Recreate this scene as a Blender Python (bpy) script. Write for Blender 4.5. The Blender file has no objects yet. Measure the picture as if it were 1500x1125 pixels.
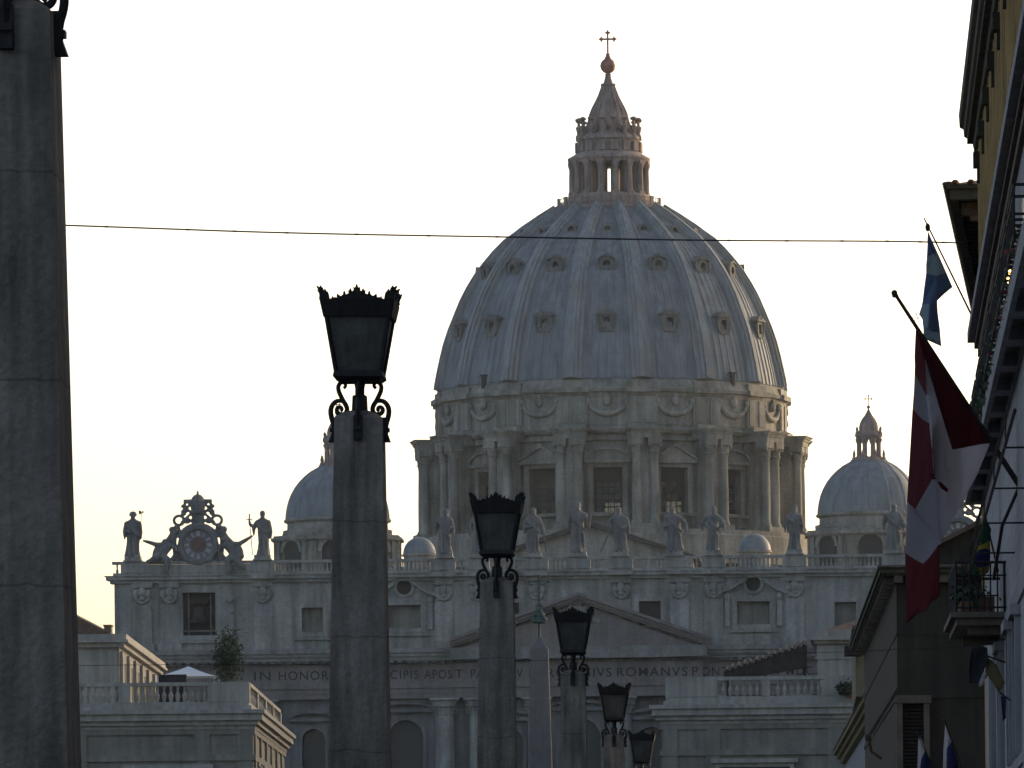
import bpy, bmesh, math, random
from mathutils import Vector, Matrix
R = math.radians
random.seed(7)
sc = bpy.context.scene
COL = sc.collection

# ------------------------------------------------------------------ camera
S = 1.35                                # streets are surveyed with a 7700 px lens first, then everything stands S times farther off
F0, VX, VY, TH, EZ = 7700.0, 1168.0, 1400.0, R(0.6), 1.6
F = F0 * S
cs, sn = math.cos(TH), math.sin(TH)
def UV(px, py):
    a, b = px - VX, VY - py
    return a * cs + b * sn, -a * sn + b * cs
def W(px, py, Y):                       # where the street point seen at (px, py) stands when it is Y metres away
    u, v = UV(px, py)
    return u * Y / F0, EZ + v * Y / F0
def W3(px, py, Y):
    x, z = W(px, py, Y)
    return Vector((x, Y, z))
cam_d = bpy.data.cameras.new('camera')
cam = bpy.data.objects.new('camera', cam_d)
COL.objects.link(cam)
cam_d.sensor_width = 36
cam_d.lens = F / 1500 * 36
cam_d.shift_x = (750 - VX) / 1500
cam_d.shift_y = (VY - 562.5) / 1500
cam_d.clip_start, cam_d.clip_end = 0.5, 6000
cam.matrix_world = Matrix.Translation((0, 0, EZ)) @ Matrix.Rotation(R(90), 4, 'X') @ Matrix.Rotation(-TH, 4, 'Z')
sc.camera = cam

# ------------------------------------------------------------------ light
SUN_AZ, SUN_EL = 40.0, 8.0             # degrees to the right of straight ahead, and up
world = bpy.data.worlds.new('World')
sc.world = world
world.use_nodes = True
nt = world.node_tree
bg = nt.nodes['Background']
sky = nt.nodes.new('ShaderNodeTexSky')
sky.sky_type = 'NISHITA'
sky.sun_disc = False
sky.sun_elevation = R(SUN_EL)
sky.sun_rotation = R(SUN_AZ)
sky.altitude = 0
sky.air_density = 0.55
sky.dust_density = 3.5
sky.ozone_density = 0.2
nt.links.new(sky.outputs[0], bg.inputs[0])
bg.inputs[1].default_value = 0.10
sun_d = bpy.data.lights.new('sun', 'SUN')
sun_d.energy = 0.25
sun_d.angle = R(0.5)
sun_d.color = (1.0, 0.80, 0.60)
sun = bpy.data.objects.new('sun', sun_d)
COL.objects.link(sun)
sv = Vector((math.sin(R(SUN_AZ)) * math.cos(R(SUN_EL)), math.cos(R(SUN_AZ)) * math.cos(R(SUN_EL)), math.sin(R(SUN_EL))))
sun.rotation_euler = (-sv).to_track_quat('-Z', 'Y').to_euler()
sun.location = (60, 0, 80)
sc.view_settings.view_transform = 'Standard'
sc.view_settings.look = 'None'
sc.view_settings.gamma = 1
sc.view_settings.exposure = 1.62

# ------------------------------------------------------------------ materials
def mat(name, col, rough=0.85, var=0.25, streak=0.25, scale=0.35, bump=0.15, tint=None, fine=6.0, metal=0.0, spec=0.3):
    m = bpy.data.materials.new(name)
    m.use_nodes = True
    n, l = m.node_tree.nodes, m.node_tree.links
    p = n['Principled BSDF']
    p.inputs['Roughness'].default_value = rough
    p.inputs['Metallic'].default_value = metal
    p.inputs['Specular IOR Level'].default_value = spec
    g = n.new('ShaderNodeNewGeometry')
    def noise(sx, sy, sz, det=4):
        mp = n.new('ShaderNodeMapping'); mp.inputs['Scale'].default_value = (sx, sy, sz)
        l.new(g.outputs['Position'], mp.inputs[0])
        t = n.new('ShaderNodeTexNoise'); t.inputs['Detail'].default_value = det; t.inputs['Scale'].default_value = 1
        l.new(mp.outputs[0], t.inputs['Vector'])
        return t.outputs[0]
    def ramp(src, lo, hi, a, b):
        r = n.new('ShaderNodeMapRange')
        for i, v in zip((1, 2, 3, 4), (lo, hi, a, b)): r.inputs[i].default_value = v
        l.new(src, r.inputs[0])
        return r.outputs[0]
    def mul(a, b):
        x = n.new('ShaderNodeMath'); x.operation = 'MULTIPLY'
        l.new(a, x.inputs[0]); l.new(b, x.inputs[1])
        return x.outputs[0]
    big = ramp(noise(scale, scale, scale), .3, .7, 1 - var, 1 + var)
    st = ramp(noise(scale * 5, scale * 5, scale * .35), .35, .7, 1.0, 1 - streak)
    fi = ramp(noise(scale * fine * 2, scale * fine * 2, scale * fine * 2, 6), .3, .7, 1 - var * .6, 1 + var * .6)
    k = mul(mul(big, st), fi)
    mx = n.new('ShaderNodeMix'); mx.data_type = 'RGBA'
    mx.inputs[6].default_value = (*col, 1)
    mx.inputs[7].default_value = (*(tint or col), 1)
    l.new(ramp(noise(scale * 1.7, scale * 1.7, scale * .8), .4, .65, 0, 1), mx.inputs[0])
    vm = n.new('ShaderNodeVectorMath'); vm.operation = 'SCALE'
    l.new(mx.outputs[2], vm.inputs[0]); l.new(k, vm.inputs[3])
    l.new(vm.outputs[0], p.inputs['Base Color'])
    if bump:
        bm = n.new('ShaderNodeBump'); bm.inputs['Strength'].default_value = bump; bm.inputs['Distance'].default_value = 0.05
        l.new(fi, bm.inputs['Height']); l.new(bm.outputs[0], p.inputs['Normal'])
    return m
def plain(name, col, rough=0.6, metal=0.0, emit=0):
    m = bpy.data.materials.new(name); m.use_nodes = True
    p = m.node_tree.nodes['Principled BSDF']
    p.inputs['Base Color'].default_value = (*col, 1)
    p.inputs['Roughness'].default_value = rough
    p.inputs['Metallic'].default_value = metal
    if emit:
        p.inputs['Emission Color'].default_value = (*col, 1)
        p.inputs['Emission Strength'].default_value = emit
    return m
def courses(m, h, dark=0.45, width=0.06, jag=0.25, run=None, rw=0.03):
    """mortar joints every h metres (and every run metres sideways) cut into a material"""
    n, l = m.node_tree.nodes, m.node_tree.links
    p = n['Principled BSDF']
    src = p.inputs['Base Color'].links[0].from_socket
    g = n.new('ShaderNodeNewGeometry')
    br = n.new('ShaderNodeSeparateXYZ')
    l.new(g.outputs['Position'], br.inputs[0])
    def line(sock, step, wd):
        nz = n.new('ShaderNodeTexNoise'); nz.inputs['Scale'].default_value = 3; nz.inputs['Detail'].default_value = 5
        l.new(g.outputs['Position'], nz.inputs['Vector'])
        wob = n.new('ShaderNodeMath'); wob.operation = 'MULTIPLY_ADD'; wob.inputs[1].default_value = wd * jag * 4
        l.new(nz.outputs[0], wob.inputs[0]); l.new(sock, wob.inputs[2])
        mo = n.new('ShaderNodeMath'); mo.operation = 'PINGPONG'; mo.inputs[1].default_value = step / 2
        l.new(wob.outputs[0], mo.inputs[0])
        r = n.new('ShaderNodeMapRange')
        for i, v in zip((1, 2, 3, 4), (0, wd / 2, 1 - dark, 1)): r.inputs[i].default_value = v
        l.new(mo.outputs[0], r.inputs[0])
        return r.outputs[0]
    k = line(br.outputs[2], h, width)
    if run:
        for ax in (0, 1):
            k2 = line(br.outputs[ax], run, rw)
            x = n.new('ShaderNodeMath'); x.operation = 'MULTIPLY'; l.new(k, x.inputs[0]); l.new(k2, x.inputs[1]); k = x.outputs[0]
    vm = n.new('ShaderNodeVectorMath'); vm.operation = 'SCALE'
    l.new(src, vm.inputs[0]); l.new(k, vm.inputs[3]); l.new(vm.outputs[0], p.inputs['Base Color'])
    return m
def cloth(name, col, trans=0.35, rough=0.9):
    m = bpy.data.materials.new(name); m.use_nodes = True
    n, l = m.node_tree.nodes, m.node_tree.links
    p = n['Principled BSDF']; p.inputs['Base Color'].default_value = (*col, 1); p.inputs['Roughness'].default_value = rough
    t = n.new('ShaderNodeBsdfTranslucent'); t.inputs[0].default_value = (*col, 1)
    mx = n.new('ShaderNodeMixShader'); mx.inputs[0].default_value = trans
    l.new(p.outputs[0], mx.inputs[1]); l.new(t.outputs[0], mx.inputs[2])
    l.new(mx.outputs[0], n['Material Output'].inputs[0])
    return m
def glassy(name, col, trans=0.6):
    m = bpy.data.materials.new(name); m.use_nodes = True
    n, l = m.node_tree.nodes, m.node_tree.links
    p = n['Principled BSDF']; p.inputs['Base Color'].default_value = (*col, 1); p.inputs['Roughness'].default_value = 0.25
    t = n.new('ShaderNodeBsdfTransparent'); t.inputs[0].default_value = (.9, .95, .95, 1)
    mx = n.new('ShaderNodeMixShader'); mx.inputs[0].default_value = trans
    l.new(p.outputs[0], mx.inputs[1]); l.new(t.outputs[0], mx.inputs[2])
    l.new(mx.outputs[0], n['Material Output'].inputs[0])
    return m
M = {}
M['travertine'] = courses(mat('travertine', (0.396, 0.378, 0.339), var=.24, streak=.4, scale=.22, tint=(0.329, 0.312, 0.267)), 1.3, .16, .07, .2)
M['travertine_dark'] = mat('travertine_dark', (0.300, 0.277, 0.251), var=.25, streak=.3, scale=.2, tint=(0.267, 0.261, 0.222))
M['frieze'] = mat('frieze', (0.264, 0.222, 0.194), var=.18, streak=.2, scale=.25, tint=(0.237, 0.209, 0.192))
M['lead'] = courses(mat('lead', (0.266, 0.284, 0.293), rough=.6, var=.08, streak=.35, scale=.22, tint=(0.241, 0.260, 0.271)), 1.9, .22, .10, .5)
M['lead_rib'] = mat('lead_rib', (0.349, 0.364, 0.366), rough=.65, var=.1, streak=.3, scale=.25, tint=(0.332, 0.329, 0.311))
M['drum_stone'] = mat('drum_stone', (0.366, 0.333, 0.288), var=.25, streak=.4, scale=.25, tint=(0.277, 0.271, 0.222))
M['lantern_stone'] = mat('lantern_stone', (0.416, 0.323, 0.275), var=.22, streak=.35, scale=.4, tint=(0.341, 0.267, 0.237))
M['statue_stone'] = mat('statue_stone', (0.212, 0.209, 0.202), var=.22, streak=.3, scale=.6, tint=(0.185, 0.185, 0.178))
M['letter'] = plain('letter', (.055, .05, .05), .8)
M['dark_glass'] = plain('dark_glass', (.022, .026, .03), .25)
M['shadow_room'] = plain('shadow_room', (.05, .048, .045), .9)
M['drum_glass'] = glassy('drum_glass', (.03, .03, .03), .5)
M['gold'] = plain('gold', (.55, .33, .12), .35, .9)
M['bronze_ball'] = mat('bronze_ball', (.46, .22, .14), rough=.45, var=.2, streak=.2, scale=1.2)
M['bronze_green'] = mat('bronze_green', (.05, .10, .09), rough=.7, var=.25, scale=2)
M['iron'] = mat('iron', (0.022, 0.018, 0.017), rough=.6, var=.3, scale=4)
M['lamp_glass'] = mat('lamp_glass', (0.090, 0.087, 0.072), rough=.35, var=.35, streak=.3, scale=2.5, bump=.05, spec=.5)
M['obelisk_stone'] = courses(mat('obelisk_stone', (0.287, 0.234, 0.192), var=.24, streak=.5, scale=1.6, tint=(0.217, 0.189, 0.150), bump=.5), 1.42, .42, .03, 1.2)
M['granite'] = mat('granite', (0.182, 0.162, 0.155), var=.15, streak=.15, scale=.8, tint=(0.160, 0.151, 0.151))
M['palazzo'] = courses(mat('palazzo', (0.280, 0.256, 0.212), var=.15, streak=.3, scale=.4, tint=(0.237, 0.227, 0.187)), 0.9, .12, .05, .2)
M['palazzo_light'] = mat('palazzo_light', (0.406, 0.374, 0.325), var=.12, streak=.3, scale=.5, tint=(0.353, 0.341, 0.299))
M['tile_roof'] = mat('tile_roof', (.13, .085, .06), var=.35, streak=.1, scale=2.0, bump=.5)
M['dark_wood'] = mat('dark_wood', (.045, .035, .028), var=.3, streak=.3, scale=2)
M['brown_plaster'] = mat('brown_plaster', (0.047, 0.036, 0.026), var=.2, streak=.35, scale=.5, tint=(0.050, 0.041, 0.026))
M['yellow_plaster'] = mat('yellow_plaster', (0.509, 0.332, 0.127), var=.2, streak=.4, scale=.8, tint=(0.443, 0.282, 0.099))
M['pale_yellow'] = mat('pale_yellow', (0.240, 0.198, 0.120), var=.15, streak=.3, scale=.8)
M['hotel_stone'] = courses(mat('hotel_stone', (0.394, 0.372, 0.377), var=.12, streak=.25, scale=.8, tint=(0.354, 0.344, 0.349)), .52, .4, .04, .15, run=1.1, rw=.05)
M['hotel_plain'] = mat('hotel_plain', (0.335, 0.317, 0.320), var=.12, streak=.3, scale=.8, tint=(0.293, 0.285, 0.290))
M['soffit_brown'] = mat('soffit_brown', (.15, .115, .085), var=.2, streak=.2, scale=1.2)
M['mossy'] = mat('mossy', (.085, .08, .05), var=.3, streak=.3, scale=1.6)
M['leaf'] = mat('leaf', (.028, .05, .018), rough=.6, var=.4, scale=3, streak=0, bump=0)
M['geranium'] = plain('geranium', (.16, .025, .02), .8)
M['red_cloth'] = cloth('red_cloth', (.15, .010, .014), .5)
M['white_cloth'] = cloth('white_cloth', (.72, .69, .71), .86)
M['blue_cloth'] = cloth('blue_cloth', (.19, .26, .40), .55)
M['teal_cloth'] = cloth('teal_cloth', (.42, .50, .54), .55)
M['green_cloth'] = cloth('green_cloth', (0.007, 0.060, 0.018), .3)
M['yellow_cloth'] = cloth('yellow_cloth', (0.300, 0.225, 0.015), .3)
M['navy_cloth'] = cloth('navy_cloth', (0.012, 0.015, 0.072), .25)
M['black_cloth'] = cloth('black_cloth', (.02, .02, .025), .1)
M['olive_cloth'] = cloth('olive_cloth', (.16, .12, .05), .25)
M['canvas'] = mat('canvas', (0.744, 0.768, 0.792), var=.06, streak=.1, scale=.8, bump=0)
M['asphalt'] = mat('asphalt', (.05, .05, .052), var=.2, scale=.5)
M['paving'] = courses(mat('paving', (.08, .077, .073), var=.2, scale=.6), 3, .3, .04, .2, run=.9)
M['earth'] = mat('earth', (.065, .06, .05), var=.25, scale=.1)
M['white_paint'] = mat('white_paint', (.7, .7, .7), var=.1, scale=1)
M['terracotta'] = mat('terracotta', (.22, .11, .07), var=.15, scale=3)
M['clock_disc'] = plain('clock_disc', (.15, .085, .075), .8)
M['dial_ground'] = mat('dial_ground', (.24, .22, .215), var=.15, scale=1)
M['dial_mark'] = plain('dial_mark', (.5, .49, .48), .7)
M['slate_roof'] = mat('slate_roof', (0.084, 0.084, 0.072), var=.3, scale=1)
M['dormer_stone'] = mat('dormer_stone', (0.204, 0.198, 0.186), var=.2, scale=.5)
M['old_gold'] = plain('old_gold', (.24, .16, .07), .6, .3)
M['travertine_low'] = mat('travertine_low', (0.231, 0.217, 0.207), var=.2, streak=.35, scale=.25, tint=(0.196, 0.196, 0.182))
M['ochre_eaves'] = mat('ochre_eaves', (.19, .15, .06), var=.2, streak=.2, scale=.8)
M['void'] = plain('void', (.010, .011, .013), .95)
M['lit_bulb'] = plain('lit_bulb', (1.0, .55, .15), .5, 0, 3)

# ------------------------------------------------------------------ mesh helpers
ORG = {}
class MB:
    def __init__(s, T=None):
        s.v, s.f, s.mi, s.cur, s.T = [], [], [], 0, T
    def add(s, vs, fs):
        o = len(s.v)
        for p in vs:
            p = Vector(p)
            s.v.append(s.T(p) if s.T else p)
        for f in fs:
            s.f.append([i + o for i in f]); s.mi.append(s.cur)
        return s
    def box(s, x0, x1, y0, y1, z0, z1):
        return s.add([(x, y, z) for z in (z0, z1) for y in (y0, y1) for x in (x0, x1)],
                     [(0, 2, 3, 1), (4, 5, 7, 6), (0, 1, 5, 4), (2, 6, 7, 3), (0, 4, 6, 2), (1, 3, 7, 5)])
    def hexa(s, bot, top):
        return s.add(list(bot) + list(top), [(3, 2, 1, 0), (4, 5, 6, 7), (0, 1, 5, 4), (1, 2, 6, 5), (2, 3, 7, 6), (3, 0, 4, 7)])
    def prism(s, poly, d0, d1, f=lambda a, b, d: (a, d, b)):
        n = len(poly)
        vs = [f(a, b, d0) for a, b in poly] + [f(a, b, d1) for a, b in poly]
        return s.add(vs, [list(range(n))[::-1], list(range(n, 2 * n))] + [(i, (i + 1) % n, n + (i + 1) % n, n + i) for i in range(n)])
    def lathe(s, prof, cx=0, cy=0, seg=24, a0=0, a1=2 * math.pi, off=None, capb=False, capt=False):
        full = abs(a1 - a0 - 2 * math.pi) < 1e-6
        na = seg if full else seg + 1
        vs = []
        for r, z in prof:
            for k in range(na):
                a = a0 + (a1 - a0) * k / seg
                rr = r + (off(a, z) if off else 0)
                vs.append((cx + rr * math.sin(a), cy - rr * math.cos(a), z))
        fs = []
        for i in range(len(prof) - 1):
            for k in range(seg):
                k2 = (k + 1) % na
                fs.append((i * na + k, i * na + k2, (i + 1) * na + k2, (i + 1) * na + k))
        if capb: fs.append(list(range(na))[::-1])
        if capt: fs.append(list(range((len(prof) - 1) * na, len(prof) * na)))
        return s.add(vs, fs)
    def tube(s, pts, r, n=6, flat=None):
        pts = [Vector(p) for p in pts]
        rs = r if isinstance(r, (list, tuple)) else [r] * len(pts)
        vs, up = [], None
        for i, p in enumerate(pts):
            t = (pts[min(i + 1, len(pts) - 1)] - pts[max(i - 1, 0)])
            if t.length < 1e-9: t = Vector((0, 0, 1))
            t.normalize()
            if up is None:
                up = t.orthogonal().normalized()
            up = (up - t * up.dot(t))
            up = up.normalized() if up.length > 1e-6 else t.orthogonal().normalized()
            w = t.cross(up)
            for k in range(n):
                a = 2 * math.pi * k / n
                vs.append(p + up * (rs[i] * math.cos(a)) + w * (rs[i] * math.sin(a)))
        fs = [list(range(n))[::-1], list(range((len(pts) - 1) * n, len(pts) * n))]
        for i in range(len(pts) - 1):
            for k in range(n):
                fs.append((i * n + k, i * n + (k + 1) % n, (i + 1) * n + (k + 1) % n, (i + 1) * n + k))
        return s.add(vs, fs)
    def ball(s, c, rx, ry=None, rz=None, seg=12, rings=8):
        ry = ry or rx; rz = rz or rx
        c = Vector(c)
        vs = [c + Vector((0, 0, -rz))]
        for i in range(1, rings):
            b = -math.pi / 2 + math.pi * i / rings
            for k in range(seg):
                a = 2 * math.pi * k / seg
                vs.append(c + Vector((rx * math.cos(b) * math.cos(a), ry * math.cos(b) * math.sin(a), rz * math.sin(b))))
        vs.append(c + Vector((0, 0, rz)))
        fs = []
        for k in range(seg):
            fs.append((0, 1 + (k + 1) % seg, 1 + k))
            fs.append((len(vs) - 1, len(vs) - 1 - seg + k, len(vs) - 1 - seg + (k + 1) % seg))
        for i in range(rings - 2):
            for k in range(seg):
                a, b2 = 1 + i * seg + k, 1 + i * seg + (k + 1) % seg
                fs.append((a, b2, b2 + seg, a + seg))
        return s.add(vs, fs)
    def wall(s, x0, x1, z0, z1, y0, y1, holes):
        """upright slab with rectangular holes (hx0, hx1, hz0, hz1) cut right through"""
        xs = sorted({x0, x1, *[min(max(h[i], x0), x1) for h in holes for i in (0, 1)]})
        zs = sorted({z0, z1, *[min(max(h[i], z0), z1) for h in holes for i in (2, 3)]})
        nx, nz = len(xs) - 1, len(zs) - 1
        sol = [[not any(h[0] < (xs[i] + xs[i + 1]) / 2 < h[1] and h[2] < (zs[j] + zs[j + 1]) / 2 < h[3] for h in holes) for j in range(nz)] for i in range(nx)]
        for i in range(nx):
            for j in range(nz):
                if not sol[i][j]: continue
                a, b, c, d = xs[i], xs[i + 1], zs[j], zs[j + 1]
                s.add([(a, y0, c), (b, y0, c), (b, y0, d), (a, y0, d)], [(0, 1, 2, 3)])
                s.add([(a, y1, c), (b, y1, c), (b, y1, d), (a, y1, d)], [(3, 2, 1, 0)])
                if i == 0 or not sol[i - 1][j]: s.add([(a, y0, c), (a, y0, d), (a, y1, d), (a, y1, c)], [(0, 1, 2, 3)])
                if i == nx - 1 or not sol[i + 1][j]: s.add([(b, y0, c), (b, y1, c), (b, y1, d), (b, y0, d)], [(0, 1, 2, 3)])
                if j == 0 or not sol[i][j - 1]: s.add([(a, y0, c), (a, y1, c), (b, y1, c), (b, y0, c)], [(0, 1, 2, 3)])
                if j == nz - 1 or not sol[i][j + 1]: s.add([(a, y0, d), (b, y0, d), (b, y1, d), (a, y1, d)], [(0, 1, 2, 3)])
        return s
    def frame(s, x0, x1, z0, z1, w, y0, y1):
        """picture frame round an opening"""
        s.box(x0 - w, x0, y0, y1, z0 - w, z1 + w); s.box(x1, x1 + w, y0, y1, z0 - w, z1 + w)
        s.box(x0, x1, y0, y1, z1, z1 + w); s.box(x0, x1, y0, y1, z0 - w, z0)
        return s
    def build(s, name, m, parent=None, smooth=False, angle=None, local=False):
        me = bpy.data.meshes.new(name)
        org = Vector((0, 0, 0)) if (local or parent is None) else ORG.get(parent.name, Vector((0, 0, 0)))
        me.from_pydata([p - org for p in s.v], [], s.f)
        ms = m if isinstance(m, (list, tuple)) else [m]
        for x in ms: me.materials.append(M[x])
        if len(ms) > 1:
            me.polygons.foreach_set('material_index', s.mi)
        bm = bmesh.new(); bm.from_mesh(me)
        bmesh.ops.remove_doubles(bm, verts=bm.verts, dist=1e-4)
        bmesh.ops.recalc_face_normals(bm, faces=bm.faces)
        bm.to_mesh(me); bm.free()
        if smooth:
            me.polygons.foreach_set('use_smooth', [True] * len(me.polygons))
            if angle: me.set_sharp_from_angle(angle=R(angle))
        o = bpy.data.objects.new(name, me)
        COL.objects.link(o)
        if parent: o.parent = parent
        ORG[o.name] = org
        return o
def thing(name, label, cat, loc=(0, 0, 0), group=None, rz=0):
    o = bpy.data.objects.new(name, None)
    o.empty_display_size = 0.5
    COL.objects.link(o)
    o.location = loc; o.rotation_euler = (0, 0, rz)
    o['label'] = label; o['category'] = cat
    if group: o['group'] = group
    ORG[o.name] = Vector(loc)
    return o
def tag(o, label, cat, group=None):
    o['label'] = label; o['category'] = cat
    if group: o['group'] = group
    return o
def kind(o, k='structure'):
    o['kind'] = k
    return o
def dup(root, loc, rz=None, label=None):
    r = root.copy(); COL.objects.link(r); r.location = loc
    if rz is not None: r.rotation_euler = (0, 0, rz)
    if label: r['label'] = label
    for ch in list(root.children):
        c = ch.copy(); COL.objects.link(c); c.parent = r
        for g in ch.children:
            d = g.copy(); COL.objects.link(d); d.parent = c
    return r
def setorigin(o):
    """move a top-level mesh's origin to the foot of its own shape"""
    vs = [v.co.copy() for v in o.data.vertices]
    c = Vector((sum(v.x for v in vs) / len(vs), sum(v.y for v in vs) / len(vs), min(v.z for v in vs)))
    for v in o.data.vertices: v.co -= c
    o.location = c
    return o
def remesh(o, voxel, smooth=1):
    md = o.modifiers.new('fuse', 'REMESH'); md.mode = 'VOXEL'; md.voxel_size = voxel; md.use_smooth_shade = True
    if smooth:
        s = o.modifiers.new('soften', 'SMOOTH'); s.iterations = smooth; s.factor = .5
    dg = bpy.context.evaluated_depsgraph_get()
    me = bpy.data.meshes.new_from_object(o.evaluated_get(dg))
    old = o.data
    me.materials.clear()
    for x in old.materials: me.materials.append(x)
    o.modifiers.clear(); o.data = me
    return o
def capsule(mb, p, q, r0, r1, n=10):
    p, q = Vector(p), Vector(q)
    mb.tube([p, (p + q) / 2, q], [r0, (r0 + r1) / 2, r1], n)
    mb.ball(p, r0, seg=10, rings=6); mb.ball(q, r1, seg=10, rings=6)
def limb(mb, pts, rs):
    for i in range(len(pts) - 1): capsule(mb, pts[i], pts[i + 1], rs[i], rs[i + 1])

# ------------------------------------------------------------------ ground
mb = MB(); mb.add([(-700, -60, 0), (700, -60, 0), (700, 1600, 0), (-700, 1600, 0)], [(0, 1, 2, 3)])
kind(mb.build('ground', 'earth'))
mb = MB(); mb.box(-30, -2.2, -50, 565, 0.004, 0.01); kind(mb.build('road', 'asphalt'))
mb = MB(); mb.box(-2.196, 5.5, -50, 450, 0.004, 0.14); kind(mb.build('pavement', 'paving'))
mb = MB(); mb.box(-200, 160, 572, 868, 0.004, 0.02); kind(mb.build('piazza', 'paving'))

# ------------------------------------------------------------------ basilica
FY = 650.0 * S
AX = -26.6
KF = FY / F
def fx(rel): return AX + rel * KF
def fz(v): return EZ + v * KF
bas = thing('basilica', 'vast stone basilica with columned facade and great ribbed dome', 'church', (AX, FY, 0))
yw = FY + 1.2                                        # wall plane; columns stand in front of it
Zb, Zarch, Zfr, Zco, Zat0, Zat1, Zbal = 0.0, fz(383), fz(407), fz(441), fz(456), fz(556), fz(588)
HW = 57.5
PIL = [s * r for r in (62, 148, 198, 317, 463) for s in (-1, 1)]
# --- lower wall with arched windows
low = []
for rel, w, zt in ((-391, 34, 340), (391, 34, 340), (-256, 50, 352), (256, 50, 352), (-104, 40, 338), (104, 40, 338), (0, 60, 352), (-557, 46, 345), (557, 46, 345)):
    low.append((fx(rel - w / 2), fx(rel + w / 2), fz(120), fz(zt), w * KF / 2, fx(rel)))
mb = MB(); mb.wall(AX - HW, AX + HW, Zb, Zarch, yw, yw + 4, [h[:4] for h in low])
for x0, x1, z0, z1, r, cx in low:                    # round heads
    for s in (-1, 1):
        pl = [(cx + s * r, z1 - r)] + [(cx + s * r * math.cos(a), z1 - r + r * math.sin(a)) for a in [math.pi / 2 * i / 8 for i in range(1, 9)]] + [(cx + s * r, z1 - .002)]
        mb.prism(pl, yw + .01, yw + 3.5)
# side walls of the body
mb.box(AX - HW + .4, AX + HW - .4, yw + 4, FY + 24, Zb, Zat0)
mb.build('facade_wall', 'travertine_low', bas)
for x0, x1, z0, z1, r, cx in low:
    fr = MB(); fr.box(x0 - .5, x0, yw - .25, yw + .6, z0, z1 - r); fr.box(x1, x1 + .5, yw - .25, yw + .6, z0, z1 - r)
    arc = [(cx + (r + .5) * math.cos(a), z1 - r + (r + .5) * math.sin(a)) for a in [math.pi * i / 14 for i in range(15)]] + \
          [(cx + r * math.cos(a), z1 - r + r * math.sin(a)) for a in [math.pi * (14 - i) / 14 for i in range(15)]]
    fr.prism(arc, yw - .25, yw + .6)
    # segmental hood above
    hw2 = r + 1.5; zc = z1 + 1.35
    top = [(cx + hw2 * math.cos(a), zc + .9 * math.sin(a)) for a in [math.pi * i / 12 for i in range(13)]]
    fr.prism(top + [(cx + hw2 * .86 * math.cos(a), zc + .55 * math.sin(a)) for a in [math.pi * (12 - i) / 12 for i in range(13)]], yw - 1.0, yw - .02)
    fr.box(cx - hw2, cx + hw2, yw - .8, yw - .03, zc - .45, zc - .003)
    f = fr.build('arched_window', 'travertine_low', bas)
    g = MB(); g.box(x0 - .01, x1 + .01, yw + 1.4, yw + 1.45, z0, z1)
    g.build('pane', 'dark_glass', f)
# --- giant columns and pilasters
def giant(x, proj, wid):
    c = MB()
    r = wid / 2
    zc = fz(357)
    if proj == 'col':
        c.lathe([(r * 1.25, 0), (r * 1.25, 1.2), (r * 1.05, 1.6), (r, 2), (r, zc * .4), (r * .87, zc)], x, yw - .55, 20)
    else:
        c.box(x - r, x + r, yw - .55, yw + .05, 0, zc)
    c.build('column' if proj == 'col' else 'pilaster', 'travertine', bas, smooth=True, angle=40)
    k = MB()
    k.lathe([(r * .88, zc), (r * .95, zc + .15), (r * .92, zc + .3), (r * 1.0, zc + .9), (r * 1.25, zc + 1.15), (r * 1.1, zc + 1.25), (r * 1.25, zc + 1.75), (r * 1.45, zc + 1.95)], x, yw - .5, 16, capt=True)
    for a in range(16):                              # acanthus tips
        t = 2 * math.pi * a / 16
        k.tube([(x + r * 1.0 * math.sin(t), yw - .5 - r * math.cos(t), zc + .2 + (a % 2) * .5), (x + r * 1.1 * math.sin(t), yw - .5 - r * 1.1 * math.cos(t), zc + .75 + (a % 2) * .5), (x + r * 1.32 * math.sin(t), yw - .5 - r * 1.32 * math.cos(t), zc + .85 + (a % 2) * .5)], [.12, .14, .06], 5)
    k.box(x - r * 1.4, x + r * 1.4, yw - 1.75, yw - .01, zc + 1.95, Zarch - .003)
    k.build('capital', 'travertine', bas)
for rel in PIL: giant(fx(rel), 'col', 2.7)
for rel in (-640, 640, -585, 585, -525, 525): giant(fx(rel), 'pil', 2.5)
# --- entablature
e = MB()
def band(mb, z0, z1, over, y=yw, back=3.0):
    mb.box(AX - HW - over, AX + HW + over, y - over, y + back, z0, z1)
band(e, Zarch, Zarch + .62, .9); band(e, Zarch + .62, Zarch + 1.25, 1.0); band(e, Zarch + 1.25, Zfr, 1.2)
band(e, Zfr, Zco - .6, .85)
CH = 15.3                                             # central projection under the pediment
e.box(AX - CH, AX + CH, yw - 1.75, yw - 1.001, Zarch + .003, Zarch + 1.24); e.box(AX - CH - .2, AX + CH + .2, yw - 1.95, yw - 1.201, Zarch + 1.25, Zfr - .003)
e.box(AX - CH, AX + CH, yw - 1.7, yw - .851, Zfr, Zco - .6)
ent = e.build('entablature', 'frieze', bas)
c = MB()
band(c, Zco - .6, Zco - .25, 1.25); band(c, Zco - .25, Zco + .25, 2.1); band(c, Zco + .25, Zco + .7, 2.35); band(c, Zco + .7, Zat0, 2.6)
x = AX - HW
for i in range(int(2 * HW / 1.05)):
    xx = AX - HW + .5 + i * 1.05
    c.box(xx, xx + .5, yw - 1.95, yw - 1.25, Zco - .59, Zco - .253)
c.box(AX - CH - .6, AX + CH + .6, yw - 3.2, yw - 2.61, Zco - .2, Zat0 - .004)
c.build('cornice', 'travertine_dark', bas)
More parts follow.
